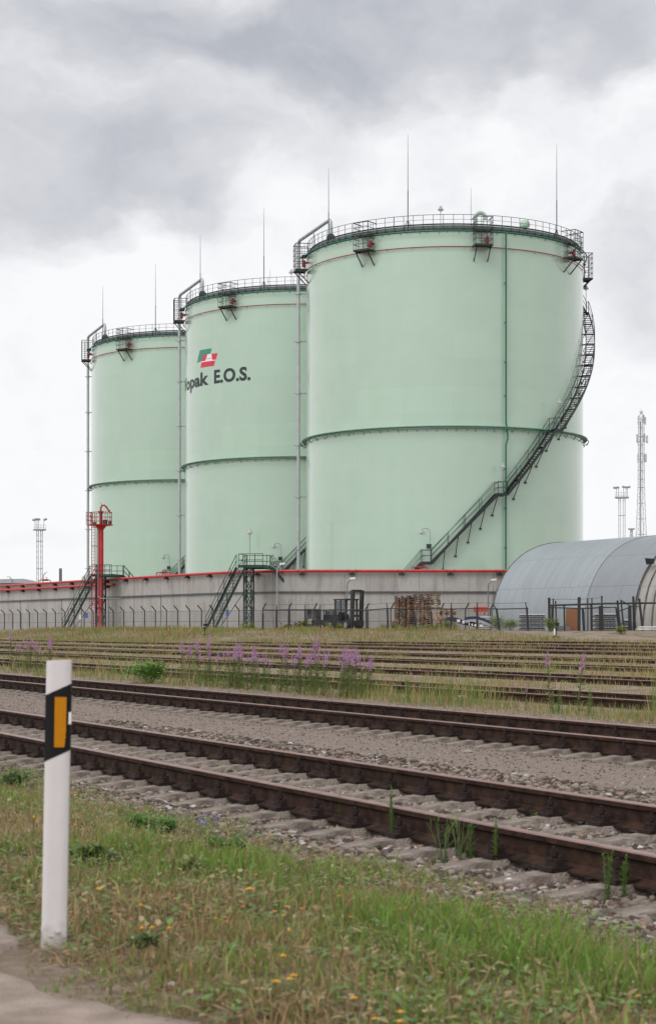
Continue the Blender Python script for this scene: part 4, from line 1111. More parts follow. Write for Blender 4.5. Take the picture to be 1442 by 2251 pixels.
# ------------------------------------------------------------------ street lamps along the wall
def street_lamp(x, ytop, Z, label, side, white=False):
    base = px(x, 1380, Z); base.z = GY; H = z_of(ytop, Z)-GY; s = empty('street_lamp', base); tag(s, label, 'street lamp', 'small lamps on posts by the wall')
    b = MB(); b.tube([(0, 0, 0), (0, 0, H-.55), (side*.05, -.1, H-.3), (side*.3, -.15, H-.08)], .05 if not white else .045, 8); b.build('lamp_post', M['galv'] if not white else M['silver'], s, True)
    b = MB(); c = Vector((side*.42, -.18, H)); b.add([c+Vector(v) for v in ((-.22, -.1, -.08), (.26, -.1, -.02), (.26, .1, -.02), (-.22, .1, -.08), (-.2, -.09, .05), (.18, -.08, .1), (.18, .08, .1), (-.2, .09, .05))], [(3, 2, 1, 0), (4, 5, 6, 7), (0, 1, 5, 4), (1, 2, 6, 5), (2, 3, 7, 6), (3, 0, 4, 7)]); b.build('lamp_head', M['white'], s)
street_lamp(763, 1272, 143.6, 'lamp on thin grey post in front of the wall beside the tall forklift mast', 1)
street_lamp(1073, 1275, 143.6, 'lamp on thin grey post at the wall just left of the hangar', 1)
street_lamp(609, 1240, 145, 'white lamp post rising above the wall right of the green stairs', 1, True)
street_lamp(27, 1268, 215, 'small lamp poking up behind the wall at far left', -1)
street_lamp(95, 1259, 230, 'lamp arm reaching right beside the far left light mast', 1)
# ------------------------------------------------------------------ forklifts
M['tyre'] = mat('worn black tyre', (.02, .02, .02), .85, .2); M['fork'] = mat('grimy dark machine paint', (.022, .022, .024), .55, .35); M['rope'] = mat('faded blue grey panel', (.10, .10, .14), .6, .2)
M['glass'] = mat('dusty cab glass', (.10, .11, .115), .15, .1)
def wheel(parent, c, r, w_):
    wv = MB(); prof = [(r*.55, -w_/2), (r*.9, -w_/2), (r, -w_*.3), (r, w_*.3), (r*.9, w_/2), (r*.55, w_/2)]
    n = 20; vs = []; fs = []
    for (rr, yy) in prof:
        for j in range(n): a = 2*math.pi*j/n; vs.append((c[0]+rr*math.cos(a), c[1]+yy, c[2]+rr*math.sin(a)))
    for i in range(len(prof)-1):
        for j in range(n): fs.append((i*n+j, i*n+(j+1) % n, (i+1)*n+(j+1) % n, (i+1)*n+j))
    wv.add(vs, fs); o = wv.build('wheel', M['tyre'], parent, True)
    h = MB(); h.tube([(c[0], c[1]-w_*.42, c[2]), (c[0], c[1]+w_*.42, c[2])], r*.56, 14); h.build('rim', M['galv'], o)
def forklift(loc, rz, mast_h, label, s=1.0):
    f = empty('forklift', loc, rz); tag(f, label, 'forklift', 'old dark forklifts parked behind the yard fence')
    for x, y in ((.95*s, -.55*s), (.95*s, .55*s), (-.9*s, -.5*s), (-.9*s, .5*s)): wheel(f, (x, y, .38*s), .38*s, .28*s)
    b = MB(); b.add([(-1.5*s, -.5*s, .35*s), (1.2*s, -.5*s, .35*s), (1.2*s, .5*s, .35*s), (-1.5*s, .5*s, .35*s), (-1.5*s, -.5*s, 1.05*s), (-.1*s, -.5*s, 1.15*s), (-.1*s, .5*s, 1.15*s), (-1.5*s, .5*s, 1.05*s), (0*s, -.5*s, .65*s), (1.2*s, -.5*s, .65*s), (1.2*s, .5*s, .65*s), (0*s, .5*s, .65*s)],
                    [(3, 2, 1, 0), (0, 8, 5, 4), (0, 1, 9, 8), (3, 7, 6, 11), (3, 11, 10, 2), (1, 2, 10, 9), (8, 9, 10, 11), (5, 8, 11, 6), (4, 5, 6, 7), (0, 4, 7, 3)]); b.build('body', M['fork'], f)
    b = MB(); b.box((-1.62*s, 0, .75*s), (.35*s, 1.0*s, .75*s)); b.build('counterweight', M['fork'], f)
    c = MB(); z1 = 2.2*s
    for x, y in ((-.45, -.5), (-.45, .5), (.85, -.5), (.85, .5)): c.bar((x*s, y*s, .7*s), (x*s*.9, y*s, z1), .10*s)
    c.box((.2*s, 0, z1), (1.5*s, 1.15*s, .10*s)); c.bar((-.45*s, -.5*s, 1.25*s), (.85*s, -.5*s, 1.25*s), .06*s); c.bar((.2*s, -.5*s, .8*s), (.2*s, -.5*s, z1), .06*s)
    co = c.build('cab_frame', M['fork'], f)
    g = MB(); g.box((-.13*s, -.49*s, 1.7*s), (.5*s, .02, .8*s)); g.box((.5*s, -.49*s, 1.7*s), (.45*s, .02, .8*s)); g.build('cab_window', M['glass'], co)
    b = MB(); b.box((-.1*s, 0, .95*s), (.5*s, .5*s, .15*s)); b.box((-.32*s, 0, 1.25*s), (.12*s, .5*s, .6*s)); b.build('seat', M['tyre'], f)
    if mast_h:
        b = MB()
        for y in (-.42, .42): b.bar((1.35*s, y*s, .1), (1.5*s, y*s, mast_h), .20*s, .26*s)
        for z in (.5, .36, .985): b.bar((1.42*s, -.42*s, z*mast_h), (1.42*s, .42*s, z*mast_h), .10*s, .16*s)
        b.build('mast', M['fork'], f)
        b = MB(); b.box((1.62*s, 0, .5*s), (.06*s, .95*s, .4*s))
        for y in (-.3, .3): b.box((2.1*s, y*s, .16*s), (.95*s, .12*s, .05*s)); b.box((1.66*s, y*s, .36*s), (.06*s, .12*s, .42*s))
        b.build('fork_carriage', M['fork'], f)
    return f
p = px(757, 1380, 135.5); forklift((p.x, p.y, GY), R_(-52), 3.0, 'biggest dark forklift with tall raised mast left of the pallet stacks', 1.05)
p = px(722, 1380, 137.5); forklift((p.x, p.y, GY), R_(12), 0, 'low dark forklift with square cab roof, second from the tall forklift', .70)
p = px(690, 1380, 136.5); forklift((p.x, p.y, GY), R_(170), 0, 'leftmost dark forklift with open cab frame beside the scrap heap', .72)
# scrap heap
b = MB(); r2 = random.Random(3)
for k in range(60):
    c = (r2.gauss(0, .5), r2.gauss(0, .25), abs(r2.gauss(0, .2))+.05); Rm = Matrix.Rotation(r2.uniform(-.6, .6), 3, 'Y') @ Matrix.Rotation(r2.uniform(-3, 3), 3, 'Z')
    b.box(c, (r2.uniform(.2, .9), .08, r2.uniform(.05, .18)), rot=Rm)
p = px(655, 1380, 135); o = b.build('scrap_heap', mat('dark rusty scrap', (.045, .035, .03), .85, .4, 4), None, loc=(p.x, p.y, GY)); tag(o, 'low heap of dark scrap pieces left of the forklifts', 'scrap', kind='stuff')

# ------------------------------------------------------------------ pallets
woods = [mat('old grey brown pallet wood', (.13, .085, .062), .85, .3, 4), mat('weathered pallet wood', (.22, .135, .088), .85, .3, 4), mat('pale pallet wood', (.42, .29, .20), .85, .2, 4), mat('green painted pallet wood', (.03, .10, .085), .8, .2, 4), mat('orange tinted pallet wood', (.32, .15, .06), .85, .2, 4)]
def pallet_mesh():
    b = MB()
    for y in (-.36, -.18, 0, .18, .36): b.box((0, y, .132), (1.2, .125, .030))
    for x in (-.55, 0, .55): b.box((x, 0, .110), (.1, .8, .020))
    for x in (-.52, 0, .52):
        for y in (-.34, 0, .34): b.box((x, y, .061), (.20, .12, .078))
    for y in (-.35, 0, .35): b.box((0, y, .011), (1.2, .12, .030))
    return b
pm = []
for wv in woods:
    o = pallet_mesh().build('pallet', wv); pm.append(o.data); bpy.data.objects.remove(o)
def stack(x, Z, n, rz, pal, label, jit=.03, z0=0, skew=0):
    p = px(x, 1380, Z); r3 = random.Random(int(x*10))
    for k in range(n):
        o = bpy.data.objects.new('pallet', pm[pal(k, r3)]); C.objects.link(o)
        o.location = (p.x+r3.uniform(-jit, jit)+skew*k, p.y+r3.uniform(-jit, jit), GY+z0+k*.145); o.rotation_euler = (0, 0, rz+r3.uniform(-.05, .05)+(math.pi if r3.random() < .5 else 0))
        tag(o, label, 'pallet', label.replace('wooden pallet in ', 'pallets in '))
dk = lambda k, r: r.choice((0, 0, 0, 1)); dk2 = lambda k, r: 4 if k > 17 else r.choice((0, 1, 1, 0))
lt = lambda k, r: 3 if k in (0, 11, 15) else r.choice((2, 2, 1))
stack(886, 135.5, 18, R_(4), dk, 'wooden pallet in the tall dark leftmost stack', .04)
stack(913, 134.9, 18, R_(-5), dk2, 'wooden pallet in the tall brown stack with orange top', .05)
stack(892, 136.5, 17, R_(3), dk, 'wooden pallet in the hidden row behind the dark leftmost stack', .05)
stack(926, 137.3, 19, R_(3), dk, 'wooden pallet in the back stack between the brown and pale ones', .04)
stack(949, 135.4, 19, R_(2), lt, 'wooden pallet in the tall pale stack with green ones', .07)
stack(984, 136.0, 11, R_(4), lambda k, r: r.choice((1, 1, 2, 0)), 'wooden pallet in the short right stack beside the blue boards', .05)
stack(874, 133.9, 5, R_(88), dk, 'wooden pallet in the low pile at the left foot of the stacks', .03)

# ------------------------------------------------------------------ orange sign board, sacks, blue boards, slabs, plywood
p = px(1056.5, 1340.5, 137); sb = empty('orange_board', p); tag(sb, 'orange red board with dark lettering on white sacks left of the hangar', 'sign')
b = MB(); b.box((0, 0, 0), (1.07, .08, .40)); b.build('panel', mat('orange red board paint', (.52, .06, .022), .5, .15), sb)
cu = bpy.data.curves.new('tmp', 'FONT'); cu.body = 'L TOOTS'; cu.size = .26; cu.offset = .006; cu.align_x = 'CENTER'; cu.align_y = 'CENTER'; cu.extrude = .002
to = bpy.data.objects.new('tmp', cu); C.objects.link(to); bpy.context.view_layer.update()
me = bpy.data.meshes.new_from_object(to.evaluated_get(bpy.context.evaluated_depsgraph_get())); bpy.data.objects.remove(to); bpy.data.curves.remove(cu)
me.materials.clear(); me.materials.append(M['darkred']); me.name = 'lettering'; lo_ = bpy.data.objects.new('lettering', me); C.objects.link(lo_); lo_.parent = sb; lo_.rotation_euler = (math.pi/2, 0, 0); lo_.location = (.02, -.045, 0)
b = MB(); b.bar((-.3, .1, -.4), (-.3, .1, -.2), .06); b.bar((.3, .1, -.4), (.3, .1, -.2), .06); b.build('leg', M['black'], sb)
M['sack'] = mat('white wrapped sack', (.42, .43, .44), .6, .15, 3)
def pillow(b, c, sx, sy, sz, n=8):
    vs = []; fs = []
    for i in range(n+1):
        for j in range(n+1):
            u, v = i/n*2-1, j/n*2-1; h = max(0, (1-u**4)*(1-v**4))**.5
            vs.append((c[0]+u*sx/2, c[1]+v*sy/2, c[2]+h*sz/2))
    m_ = len(vs)
    for i in range(n+1):
        for j in range(n+1):
            u, v = i/n*2-1, j/n*2-1; h = max(0, (1-u**4)*(1-v**4))**.5
            vs.append((c[0]+u*sx/2, c[1]+v*sy/2, c[2]-h*sz/2))
    for i in range(n):
        for j in range(n):
            a = i*(n+1)+j; fs.append((a, a+n+1, a+n+2, a+1)); fs.append((m_+a, m_+a+1, m_+a+n+2, m_+a+n+1))
    b.add(vs, fs)
p = px(1065, 1380, 137); 
for k in range(7):
    b = MB(); pillow(b, (0, 0, 0), 1.0, .7, .17); o = b.build('sack', M['sack'], None, True, (p.x+rnd.uniform(-.04, .04), p.y, GY+.1+k*.145)); o.rotation_euler = (0, 0, rnd.uniform(-.08, .08))
    tag(o, 'white wrapped sack in the pile under the orange board', 'sack', 'white sacks piled under the orange board')
M['navy'] = mat('faded navy board', (.018, .022, .06), .5, .25, 2); M['pale'] = mat('pale worn board edge', (.33, .34, .35), .5, .15, 2)
def curved_board(name, label, pts, Z, th, mat_, patches=(), th2=0):
    cv = [px(x, y, Z) for x, y in pts]; o = empty(name, cv[0]); tag(o, label, 'board', 'curved advertising boards lying by the pallets')
    b = MB(); top = [v-cv[0] for v in cv]
    vs = []
    for v in top: vs += [v+Vector((0, -.5, 0)), v+Vector((0, .5, 0)), v+Vector((0, .5, -th)), v+Vector((0, -.5, -th))]
    fs = [(0, 1, 2, 3), tuple(reversed([len(vs)-4+i for i in range(4)]))]
    for i in range(len(top)-1):
        for j in range(4): fs.append((i*4+j, (i+1)*4+j, (i+1)*4+(j+1) % 4, i*4+(j+1) % 4))
    b.add(vs, fs); b.build('board_shell', mat_, o)
    if th2:
        b = MB(); vs = []
        for v in top: vs += [v+Vector((0, -.503, -th-.003)), v+Vector((0, .5, -th-.003)), v+Vector((0, .5, -th-th2)), v+Vector((0, -.503, -th-th2))]
        b.add(vs, fs); b.build('lower_edge', M['pale'], o)
    for (x0, y0, x1, y1) in patches:
        c = px((x0+x1)/2, (y0+y1)/2, Z)-cv[0]; b = MB(); b.box((c.x, -.512, c.z), ((x1-x0)*Z/F, .012, (y1-y0)*Z/F)); b.build('white_patch', M['white'], o)
curved_board('navy_board', 'curved navy blue board with white patch right beside the pallet stacks', [(977, 1360), (983, 1357), (994, 1356), (1004, 1358.5), (1016, 1363), (1030, 1366), (1044, 1369)], 131.8, .33, M['navy'], [(1003, 1362, 1010, 1368), (1015, 1364.5, 1020, 1371)])
curved_board('navy_board', 'long navy and white arched board drooping to the right below the sacks', [(1022, 1357), (1032, 1355.5), (1046, 1355), (1058, 1358), (1070, 1363), (1080, 1368)], 131.2, .21, M['navy'], [], .17)
curved_board('pale_board', 'pale arched board with white lettered lower half, in the weeds', [(1024, 1366), (1034, 1363), (1046, 1363.5), (1060, 1368), (1076, 1374)], 130.8, .13, M['pale'], [(1029, 1369, 1031, 1376), (1035, 1371, 1038, 1377), (1041, 1373, 1046, 1377), (1053, 1374, 1060, 1378)])
M['roll'] = mat('silver wrapped bundle', (.36, .35, .36), .4, .3, 5)
def slab_stack(x0, x1, y0, n, Z, label):
    xm = (x0+x1)/2; p = px(xm, 1380, Z); w_ = (x1-x0)*Z/F
    hh = (z_of(y0, Z)-GY)/n
    for k in range(n):
        s = empty('wrapped_bundle', (p.x+rnd.uniform(-.04, .04), p.y, GY+k*hh)); tag(s, label, 'bundle', label.replace('silver wrapped bundle', 'bundles'))
        b = MB(); m_ = 7
        for i in range(m_): pillow(b, (-w_/2+(i+.5)*w_/m_, 0, hh*.64), w_/m_*1.05, 1.0, hh*.66, 4)
        b.build('wrapping', M['roll'], s, True)
        b = MB()
        for y in (-.35, 0, .35): b.box((0, y, hh*.11), (w_*.98, .1, hh*.2))
        b.build('timber', M['black'], s)
slab_stack(1140, 1197, 1349, 4, 127, 'silver wrapped bundle in the stack left of the gate')
slab_stack(1304, 1354, 1348, 4, 123, 'silver wrapped bundle in the stack right of the plywood sheet')
slab_stack(1366, 1384, 1360, 2, 123, 'silver wrapped bundle in the low stack behind the leaning posts')
p = px(1257.5, 1359, 121.5); b = MB(); b.box((0, 0, 0), (.86, .06, z_of(1339, 121.5)-GY), rot=Matrix.Rotation(R_(2), 3, 'Y')); 
o = b.build('plywood_sheet', mat('orange brown plywood', (.40, .17, .075), .6, .25, 1.2, col2=(.30, .13, .06)), None, loc=(p.x, p.y, (z_of(1339, 121.5)+GY)/2)); tag(o, 'orange brown plywood sheet standing behind the gate', 'plywood')
p = px(1425, 1380, 116.5); 
for k in range(3):
    b = MB(); b.box((0, 0, 0), (1.5, .9, .05)); o = b.build('white_plank', M['white'], None, loc=(p.x+.06*k, p.y-.05*k, GY-.0+.08+.09*k)); o.rotation_euler = (0, 0, rnd.uniform(-.1, .1)); tag(o, 'pale flat panel in the small pile at the right edge', 'panel', 'pale flat panels piled at the right edge')
p = px(1236, 1380, 121); b = MB(); b.box((0, 0, .1), (1.0, .7, .2)); b.box((.1, 0, .26), (.8, .6, .1)); o = b.build('concrete_block', mat('grey concrete block', (.22, .21, .22), .85, .2), None, loc=(p.x, p.y, GY)); tag(o, 'low grey block lying left of the plywood sheet', 'block')

# ------------------------------------------------------------------ dwarf signals
def dwarf(x, ytop, Z, label, wh=False):
    p = px(x, 1380, Z); g = gz(p.x, p.y); H = z_of(ytop, Z)-g; s = empty('dwarf_signal', (p.x, p.y, g)); tag(s, label, 'signal', 'low black railway signals in the grass')
    b = MB(); b.box((0, 0, H*.35), (.08, .08, H*.7)); b.box((0, 0, .05), (.4, .3, .1)); b.build('post', M['black'], s)
    b = MB(); b.box((.05, 0, H*.88), (.26, .14, H*.2)); b.box((0, 0, H*.62), (.18, .14, H*.16)); b.box((.1, -.1, H*.97), (.22, .12, .03)); b.build('signal_head', M['black'], s)
    if wh: b = MB(); b.box((-.1, -.09, H*.4), (.10, .02, H*.4)); b.build('white_plate', M['white'], s)
dwarf(450, 1371, 124, 'low black dwarf signal in the grass before the green stairs')
dwarf(1222, 1369, 112, 'low black and white dwarf signal by the gate', True)
# ------------------------------------------------------------------ stones
def ico():
    ph = (1+5**.5)/2
    v = np.array([(-1, ph, 0), (1, ph, 0), (-1, -ph, 0), (1, -ph, 0), (0, -1, ph), (0, 1, ph), (0, -1, -ph), (0, 1, -ph), (ph, 0, -1), (ph, 0, 1), (-ph, 0, -1), (-ph, 0, 1)], float)
    v /= np.linalg.norm(v[0])
    f = np.array([(0, 11, 5), (0, 5, 1), (0, 1, 7), (0, 7, 10), (0, 10, 11), (1, 5, 9), (5, 11, 4), (11, 10, 2), (10, 7, 6), (7, 1, 8), (3, 9, 4), (3, 4, 2), (3, 2, 6), (3, 6, 8), (3, 8, 9), (4, 9, 5), (2, 4, 11), (6, 2, 10), (8, 6, 7), (9, 8, 1)])
    return v, f
IV, IF = ico()
def stones(name, x, y, size, cols, mat_, sink=.3, zoff=0):
    n = len(x); base = IV[None] * (1 + (rng.random((n, 12, 1))-.5)*.7)
    sc_ = size[:, None, None]*(1 + (rng.random((n, 1, 3))-.5)*.7); sc_[:, :, 2] *= .65
    v = base*sc_
    a = rng.random(n)*6.283; ca, sa = np.cos(a)[:, None], np.sin(a)[:, None]
    vx = v[..., 0]*ca - v[..., 1]*sa; vy = v[..., 0]*sa + v[..., 1]*ca
    z = ground_z(x, y) + size*(.5-sink) + zoff
    V = np.stack([vx+x[:, None], vy+y[:, None], v[..., 2]+z[:, None]], -1).reshape(-1, 3)
    Fc = (IF[None] + (np.arange(n)*12)[:, None, None]).reshape(-1, 3)
    return np_mesh(name, V, None, Fc, np.repeat(cols, 12, 0), mat_)
M['stone'] = vcol_mat('loose stone', .9)
def in_view(n, zmin, zmax, power=1.0, mx=0.07, dmin=None, dmax=None):
    """random points over the ground ahead of the camera, denser close by"""
    u = rng.random(n); Z = (zmin**power + u*(zmax**power-zmin**power))**(1/power)
    X = (rng.random(n)*2-1)*(.1825+mx)*Z
    d = X*CT + Z*ST
    m = np.ones(n, bool)
    if dmin is not None: m &= d > dmin
    if dmax is not None: m &= d < dmax
    return X[m], Z[m], d[m]
def stone_cols(n, white=.04):
    b = rng.random(n)[:, None]; b = b**1.3; c = np.array([.05, .037, .030])*(1-b) + np.array([.31, .255, .215])*b
    red = rng.random(n) < .08; c[red] = c[red]*np.array([1.15, .9, .85])
    w_ = rng.random(n) < white; c[w_] = np.array([.45, .43, .42])*(.7+.4*rng.random((w_.sum(), 1)))
    return c
X, Y, d = in_view(110000, 7, 27, 1.0, .05, 4.1, 9.2)
keep = rng.random(len(d)) < np.clip((d-4.1)/.6, .05, 1); X, Y = X[keep], Y[keep]
d = X*CT+Y*ST
hit = (np.abs(d - 6.545) < 1.3) & (np.abs(((-X*ST+Y*CT)/SP) % 1 - .5) > .5-.12/SP) & (rng.random(len(X)) > .05)
X, Y, d = X[~hit], Y[~hit], d[~hit]
o = stones('ballast', X, Y, .011+.024*rng.random(len(X))**1.8, stone_cols(len(X), .05), M['stone'], .25)
tag(o, 'grey brown crushed stone ballast between and beside the near rails', 'gravel', kind='stuff')
X, Y, d = in_view(42000, 14, 46, 1.0, .05, 8.8, 16.5)
hit = (np.abs(d - 12.295) < 1.3) & (np.abs(((-X*ST+Y*CT)/SP) % 1 - .5) > .5-.11/SP) & (rng.random(len(X)) > .05)
X, Y, d = X[~hit], Y[~hit], d[~hit]
o = stones('gravel', X, Y, .005+.010*rng.random(len(X))**3 + .006*((d > 10.9) & (d < 13.7)), stone_cols(len(X), .04), M['stone'], .25)
tag(o, 'fine grey gravel strip between the two nearest tracks', 'gravel', kind='stuff')
# ------------------------------------------------------------------ grass blades
M['grass'] = vcol_mat('grass blade', .6, .3)
def blades(name, x, y, h, wd, cols, lean=.5, zoff=0, head=None):
    n = len(x); z = ground_z(x, y) - .01 + zoff
    a = rng.random(n)*6.283; la = rng.random(n)*6.283; ln = h*lean*rng.random(n)
    dx, dy = np.cos(a)*wd/2, np.sin(a)*wd/2; lx, ly = np.cos(la)*ln, np.sin(la)*ln
    V = np.zeros((n, 5, 3))
    V[:, 0] = np.stack([x-dx, y-dy, z], -1); V[:, 1] = np.stack([x+dx, y+dy, z], -1)
    mx_, my_ = x+lx*.35, y+ly*.35
    V[:, 2] = np.stack([mx_+dx*.75, my_+dy*.75, z+h*.6], -1); V[:, 3] = np.stack([mx_-dx*.75, my_-dy*.75, z+h*.6], -1)
    V[:, 4] = np.stack([x+lx, y+ly, z+h*(1-.25*rng.random(n)*lean)], -1)
    b = np.arange(n)*5
    q = np.stack([b, b+1, b+2, b+3], -1); t_ = np.stack([b+3, b+2, b+4], -1)
    return np_mesh(name, V.reshape(-1, 3), q, t_, np.repeat(cols, 5, 0), M['grass'])
GREEN = np.array([.17, .245, .05]); LUSH = np.array([.17, .31, .045]); OLIVE = np.array([.24, .22, .085]); STRAW = np.array([.42, .30, .155]); RUSTY = np.array([.32, .185, .10])
def mixcols(n, wts, jitter=.25):
    P = np.array([GREEN, LUSH, OLIVE, STRAW, RUSTY]); wts = wts/wts.sum(1, keepdims=True); cs = np.cumsum(wts, 1)
    k = (rng.random(n)[:, None] > cs).sum(1).clip(0, 4); c = P[k]
    return c*(1+jitter*(rng.random((n, 1))*2-1))*(1+.08*(rng.random((n, 3))*2-1))
def lushness(x, y):
    l = vnoise(x, y, 1.3)*.7 + vnoise(x, y, 4.0)*.3
    # the green patch right of the middle (in metres on the ground)
    for (cx, cy, r, k) in [(.75, 6.9, .85, .75), (1.35, 7.0, .8, .5), (-.15, 7.7, .6, .12), (-.75, 9.3, .5, .45), (.1, 9.3, .6, .2), (-2.0, 12.5, 1.0, .25)]:
        l = l + k*np.exp(-((x-cx)**2 + ((y-cy)*.8)**2)/r**2)
    for (cx, cy, r, k) in [(-.2, 5.6, .6, .28), (-.7, 7.2, .5, .25), (.6, 5.5, .55, .22)]:
        l = l - k*np.exp(-((x-cx)**2 + ((y-cy)*.8)**2)/r**2)
    return l
X, Y, d = in_view(270000, 4.8, 24, 1.0, .06, 1.72, 5.3)
edgev = 1.86 + (vnoise(X*ST-Y*CT, X*0, 1.8)-.5)*.35
keep = (rng.random(len(d)) < np.clip((d-edgev+.08)/.18, 0, 1)) & (rng.random(len(d)) < np.clip((4.85+(vnoise(X, Y, 2.2)-.5)*1.5-d)/.5, .015, 1))
clump = vnoise(X, Y, 7)
keep &= rng.random(len(d)) < (.30+1.5*clump**1.8)
X, Y, d, clump = X[keep], Y[keep], d[keep], clump[keep]
L = lushness(X, Y); n = len(X)
L = L + (rng.random(n)-.5)*.35 + (vnoise(X+3, Y, 9)-.5)*.5
wts = np.stack([np.clip(L*1.2-.2, .05, 1), np.clip(L*1.7-.85, .0, 1.2), np.full(n, .6), np.clip(.95-L*1.05, .14, 1), np.clip(.55-L*.6, .05, 1)*.6], 1)
tall = np.clip(L-.5, 0, .6)
h = (.022+.065*rng.random(n)**1.6)*(.7+clump*.8) + tall*.20*rng.random(n)*(vnoise(X, Y, 3) > .35) + (rng.random(n) < .02)*.08
h *= np.clip((d-1.7)/.5, .3, 1)
o = blades('verge_grass', X, Y, h, .0035+.006*rng.random(n), mixcols(n, wts), .8)
tag(o, 'mixed green and dry grass on the verge in the foreground', 'grass', kind='stuff')
# broad leaved low plants in the verge, one mass of small leaves
def leaves(name, x, y, zl, size, cols, zoff=0, up=.5):
    n = len(x); a = rng.random(n)*6.283; el = (rng.random(n)-.2)*up*1.5
    z = ground_z(x, y) + zl
    ux, uy, uz = np.cos(a)*np.cos(el), np.sin(a)*np.cos(el), np.sin(el)
    px_, py_ = -np.sin(a), np.cos(a)
    V = np.zeros((n, 6, 3)); c = np.stack([x, y, z], -1); U = np.stack([ux, uy, uz], -1); Pv = np.stack([px_, py_, np.zeros(n)], -1)
    s_ = size[:, None]
    V[:, 0] = c; V[:, 1] = c+U*s_*.35+Pv*s_*.24; V[:, 2] = c+U*s_*.75+Pv*s_*.17-np.array([0, 0, .08])*s_; V[:, 3] = c+U*s_-np.array([0, 0, .16])*s_
    V[:, 4] = c+U*s_*.75-Pv*s_*.17-np.array([0, 0, .08])*s_; V[:, 5] = c+U*s_*.35-Pv*s_*.24
    b = np.arange(n)*6
    q = np.concatenate([np.stack([b, b+1, b+2, b+3], -1), np.stack([b, b+3, b+4, b+5], -1)])
    return np_mesh(name, V.reshape(-1, 3), q, None, np.repeat(cols, 6, 0), M['grass'])
X, Y, d = in_view(90000, 4.8, 22, 1.0, .06, 1.95, 4.9)
keep = (vnoise(X, Y, 3.1) > .40) & (rng.random(len(X)) < .8)
X, Y = X[keep], Y[keep]; n = len(X)
lc = np.where(rng.random((n, 1)) < .65, np.array([[.16, .25, .075]]), np.array([[.38, .28, .15]]))*(.7+.6*rng.random((n, 1)))
o = leaves('verge_herbs', X, Y, .005+.06*rng.random(n), .012+.045*rng.random(n)**1.5, lc)
tag(o, 'low broad leaved herbs and clover scattered through the verge grass', 'ground cover', kind='stuff')
X, Y, d = in_view(70000, 4.8, 22, 1.0, .06, 1.9, 4.95); n = len(X)
thc = np.where(rng.random((n, 1)) < .6, np.array([[.40, .30, .17]]), np.array([[.24, .17, .10]]))*(.6+.7*rng.random((n, 1)))
def thatch(name, x, y, ln, wd, cols):
    n = len(x); a = rng.random(n)*6.283; z = ground_z(x, y)+.004+.02*rng.random(n)
    U = np.stack([np.cos(a), np.sin(a), (rng.random(n)-.4)*.5], -1)*ln[:, None]; Pn = np.stack([-np.sin(a), np.cos(a), np.zeros(n)], -1)*wd[:, None]; c = np.stack([x, y, z], -1)
    V = np.stack([c-Pn, c+Pn, c+U+Pn*.4, c+U-Pn*.4], 1).reshape(-1, 3)
    return np_mesh(name, V, np.arange(n*4).reshape(n, 4), None, np.repeat(cols, 4, 0), M['grass'])
tag(thatch('dead_thatch', X, Y, .03+.06*rng.random(n), .0015+.0025*rng.random(n), thc), 'flattened dead grass stalks lying between the living grass of the verge', 'dead grass', kind='stuff')
# pale tiny seed heads and dead bits
X, Y, d = in_view(20000, 4.8, 22, 1.0, .05, 2.1, 4.9); n = len(X)
keep = vnoise(X+5, Y, 2.3) > .45; X, Y = X[keep], Y[keep]; n = len(X)
o = leaves('seed_heads', X, Y, .05+.09*rng.random(n), .006+.010*rng.random(n), np.tile([[.42, .36, .27]], (n, 1))*(.6+.7*rng.random((n, 1))), up=1.2)
tag(o, 'tiny pale seed heads among the verge grass', 'seed heads', kind='stuff')

# yard grass between the far tracks
X, Y, d = in_view(400000, 24, 165, .55, .05, 15.6, 62)
bk = poly_dist(X, Y, BANK)
inbank = bk > -12
td = np.array(TR_D)
near_rail = np.min(np.abs(np.stack([d-t_ for t_ in td] + [d-t_-1.59 for t_ in td])), 0)
front = np.min(np.abs(np.stack([(d-t_)+.30 for t_ in td])), 0)           # keep the camera side of each rail fairly open
pn = vnoise(X, Y, .35)
pat = np.where(d < 17.6, .9, .35+.65*(vnoise(X, Y, .8) > .40))
keep = (bk < 12.0) & ((near_rail > .10)) & (rng.random(len(d)) < np.where(inbank, .9, pat*.8)) & ((bk > -2) | True)
keep &= (rng.random(len(d)) < np.clip(1.6*vnoise(X+11, Y, .45)-.1+inbank, .12, 1))
keep &= ~((front < .22) & (rng.random(len(d)) < .5) & (~inbank))
X, Y, d, bk, inbank = X[keep], Y[keep], d[keep], bk[keep], inbank[keep]; n = len(X)
L = vnoise(X, Y, .5)*.6+vnoise(X, Y, 1.9)*.4
wts = np.stack([np.clip(L*1.1-.2, .05, 1), np.clip(L-.55, 0, 1)*.8, np.full(n, .8), np.clip(1.0-L, .1, 1)*.75, np.full(n, .12)], 1)
row3 = np.exp(-((d-16.6)/.55)**2)
big = vnoise(X+40, Y, .28)
wts[:, 0] += 1.2*np.clip(big-.45, 0, 1); wts[:, 4] += .5*(vnoise(X, Y+9, .6) > .66)
h = (.45+1.3*big)*np.where(inbank, .10+.30*rng.random(n)**1.3, .04+.17*rng.random(n)**2.5 + row3*(.25+.75*(vnoise(X, Y, .5) > .5))*rng.random(n)) * np.where(bk > 1, .6, 1)
wts[:, 0] += row3*1.6; wts[:, 3] += .5*(~inbank)
o = blades('yard_grass', X, Y, h, (.006+.010*rng.random(n))*np.clip(Y/45, .8, 3.0), mixcols(n, wts), .6)
tag(o, 'patchy yellow green grass over the far tracks and the bank', 'grass', kind='stuff')
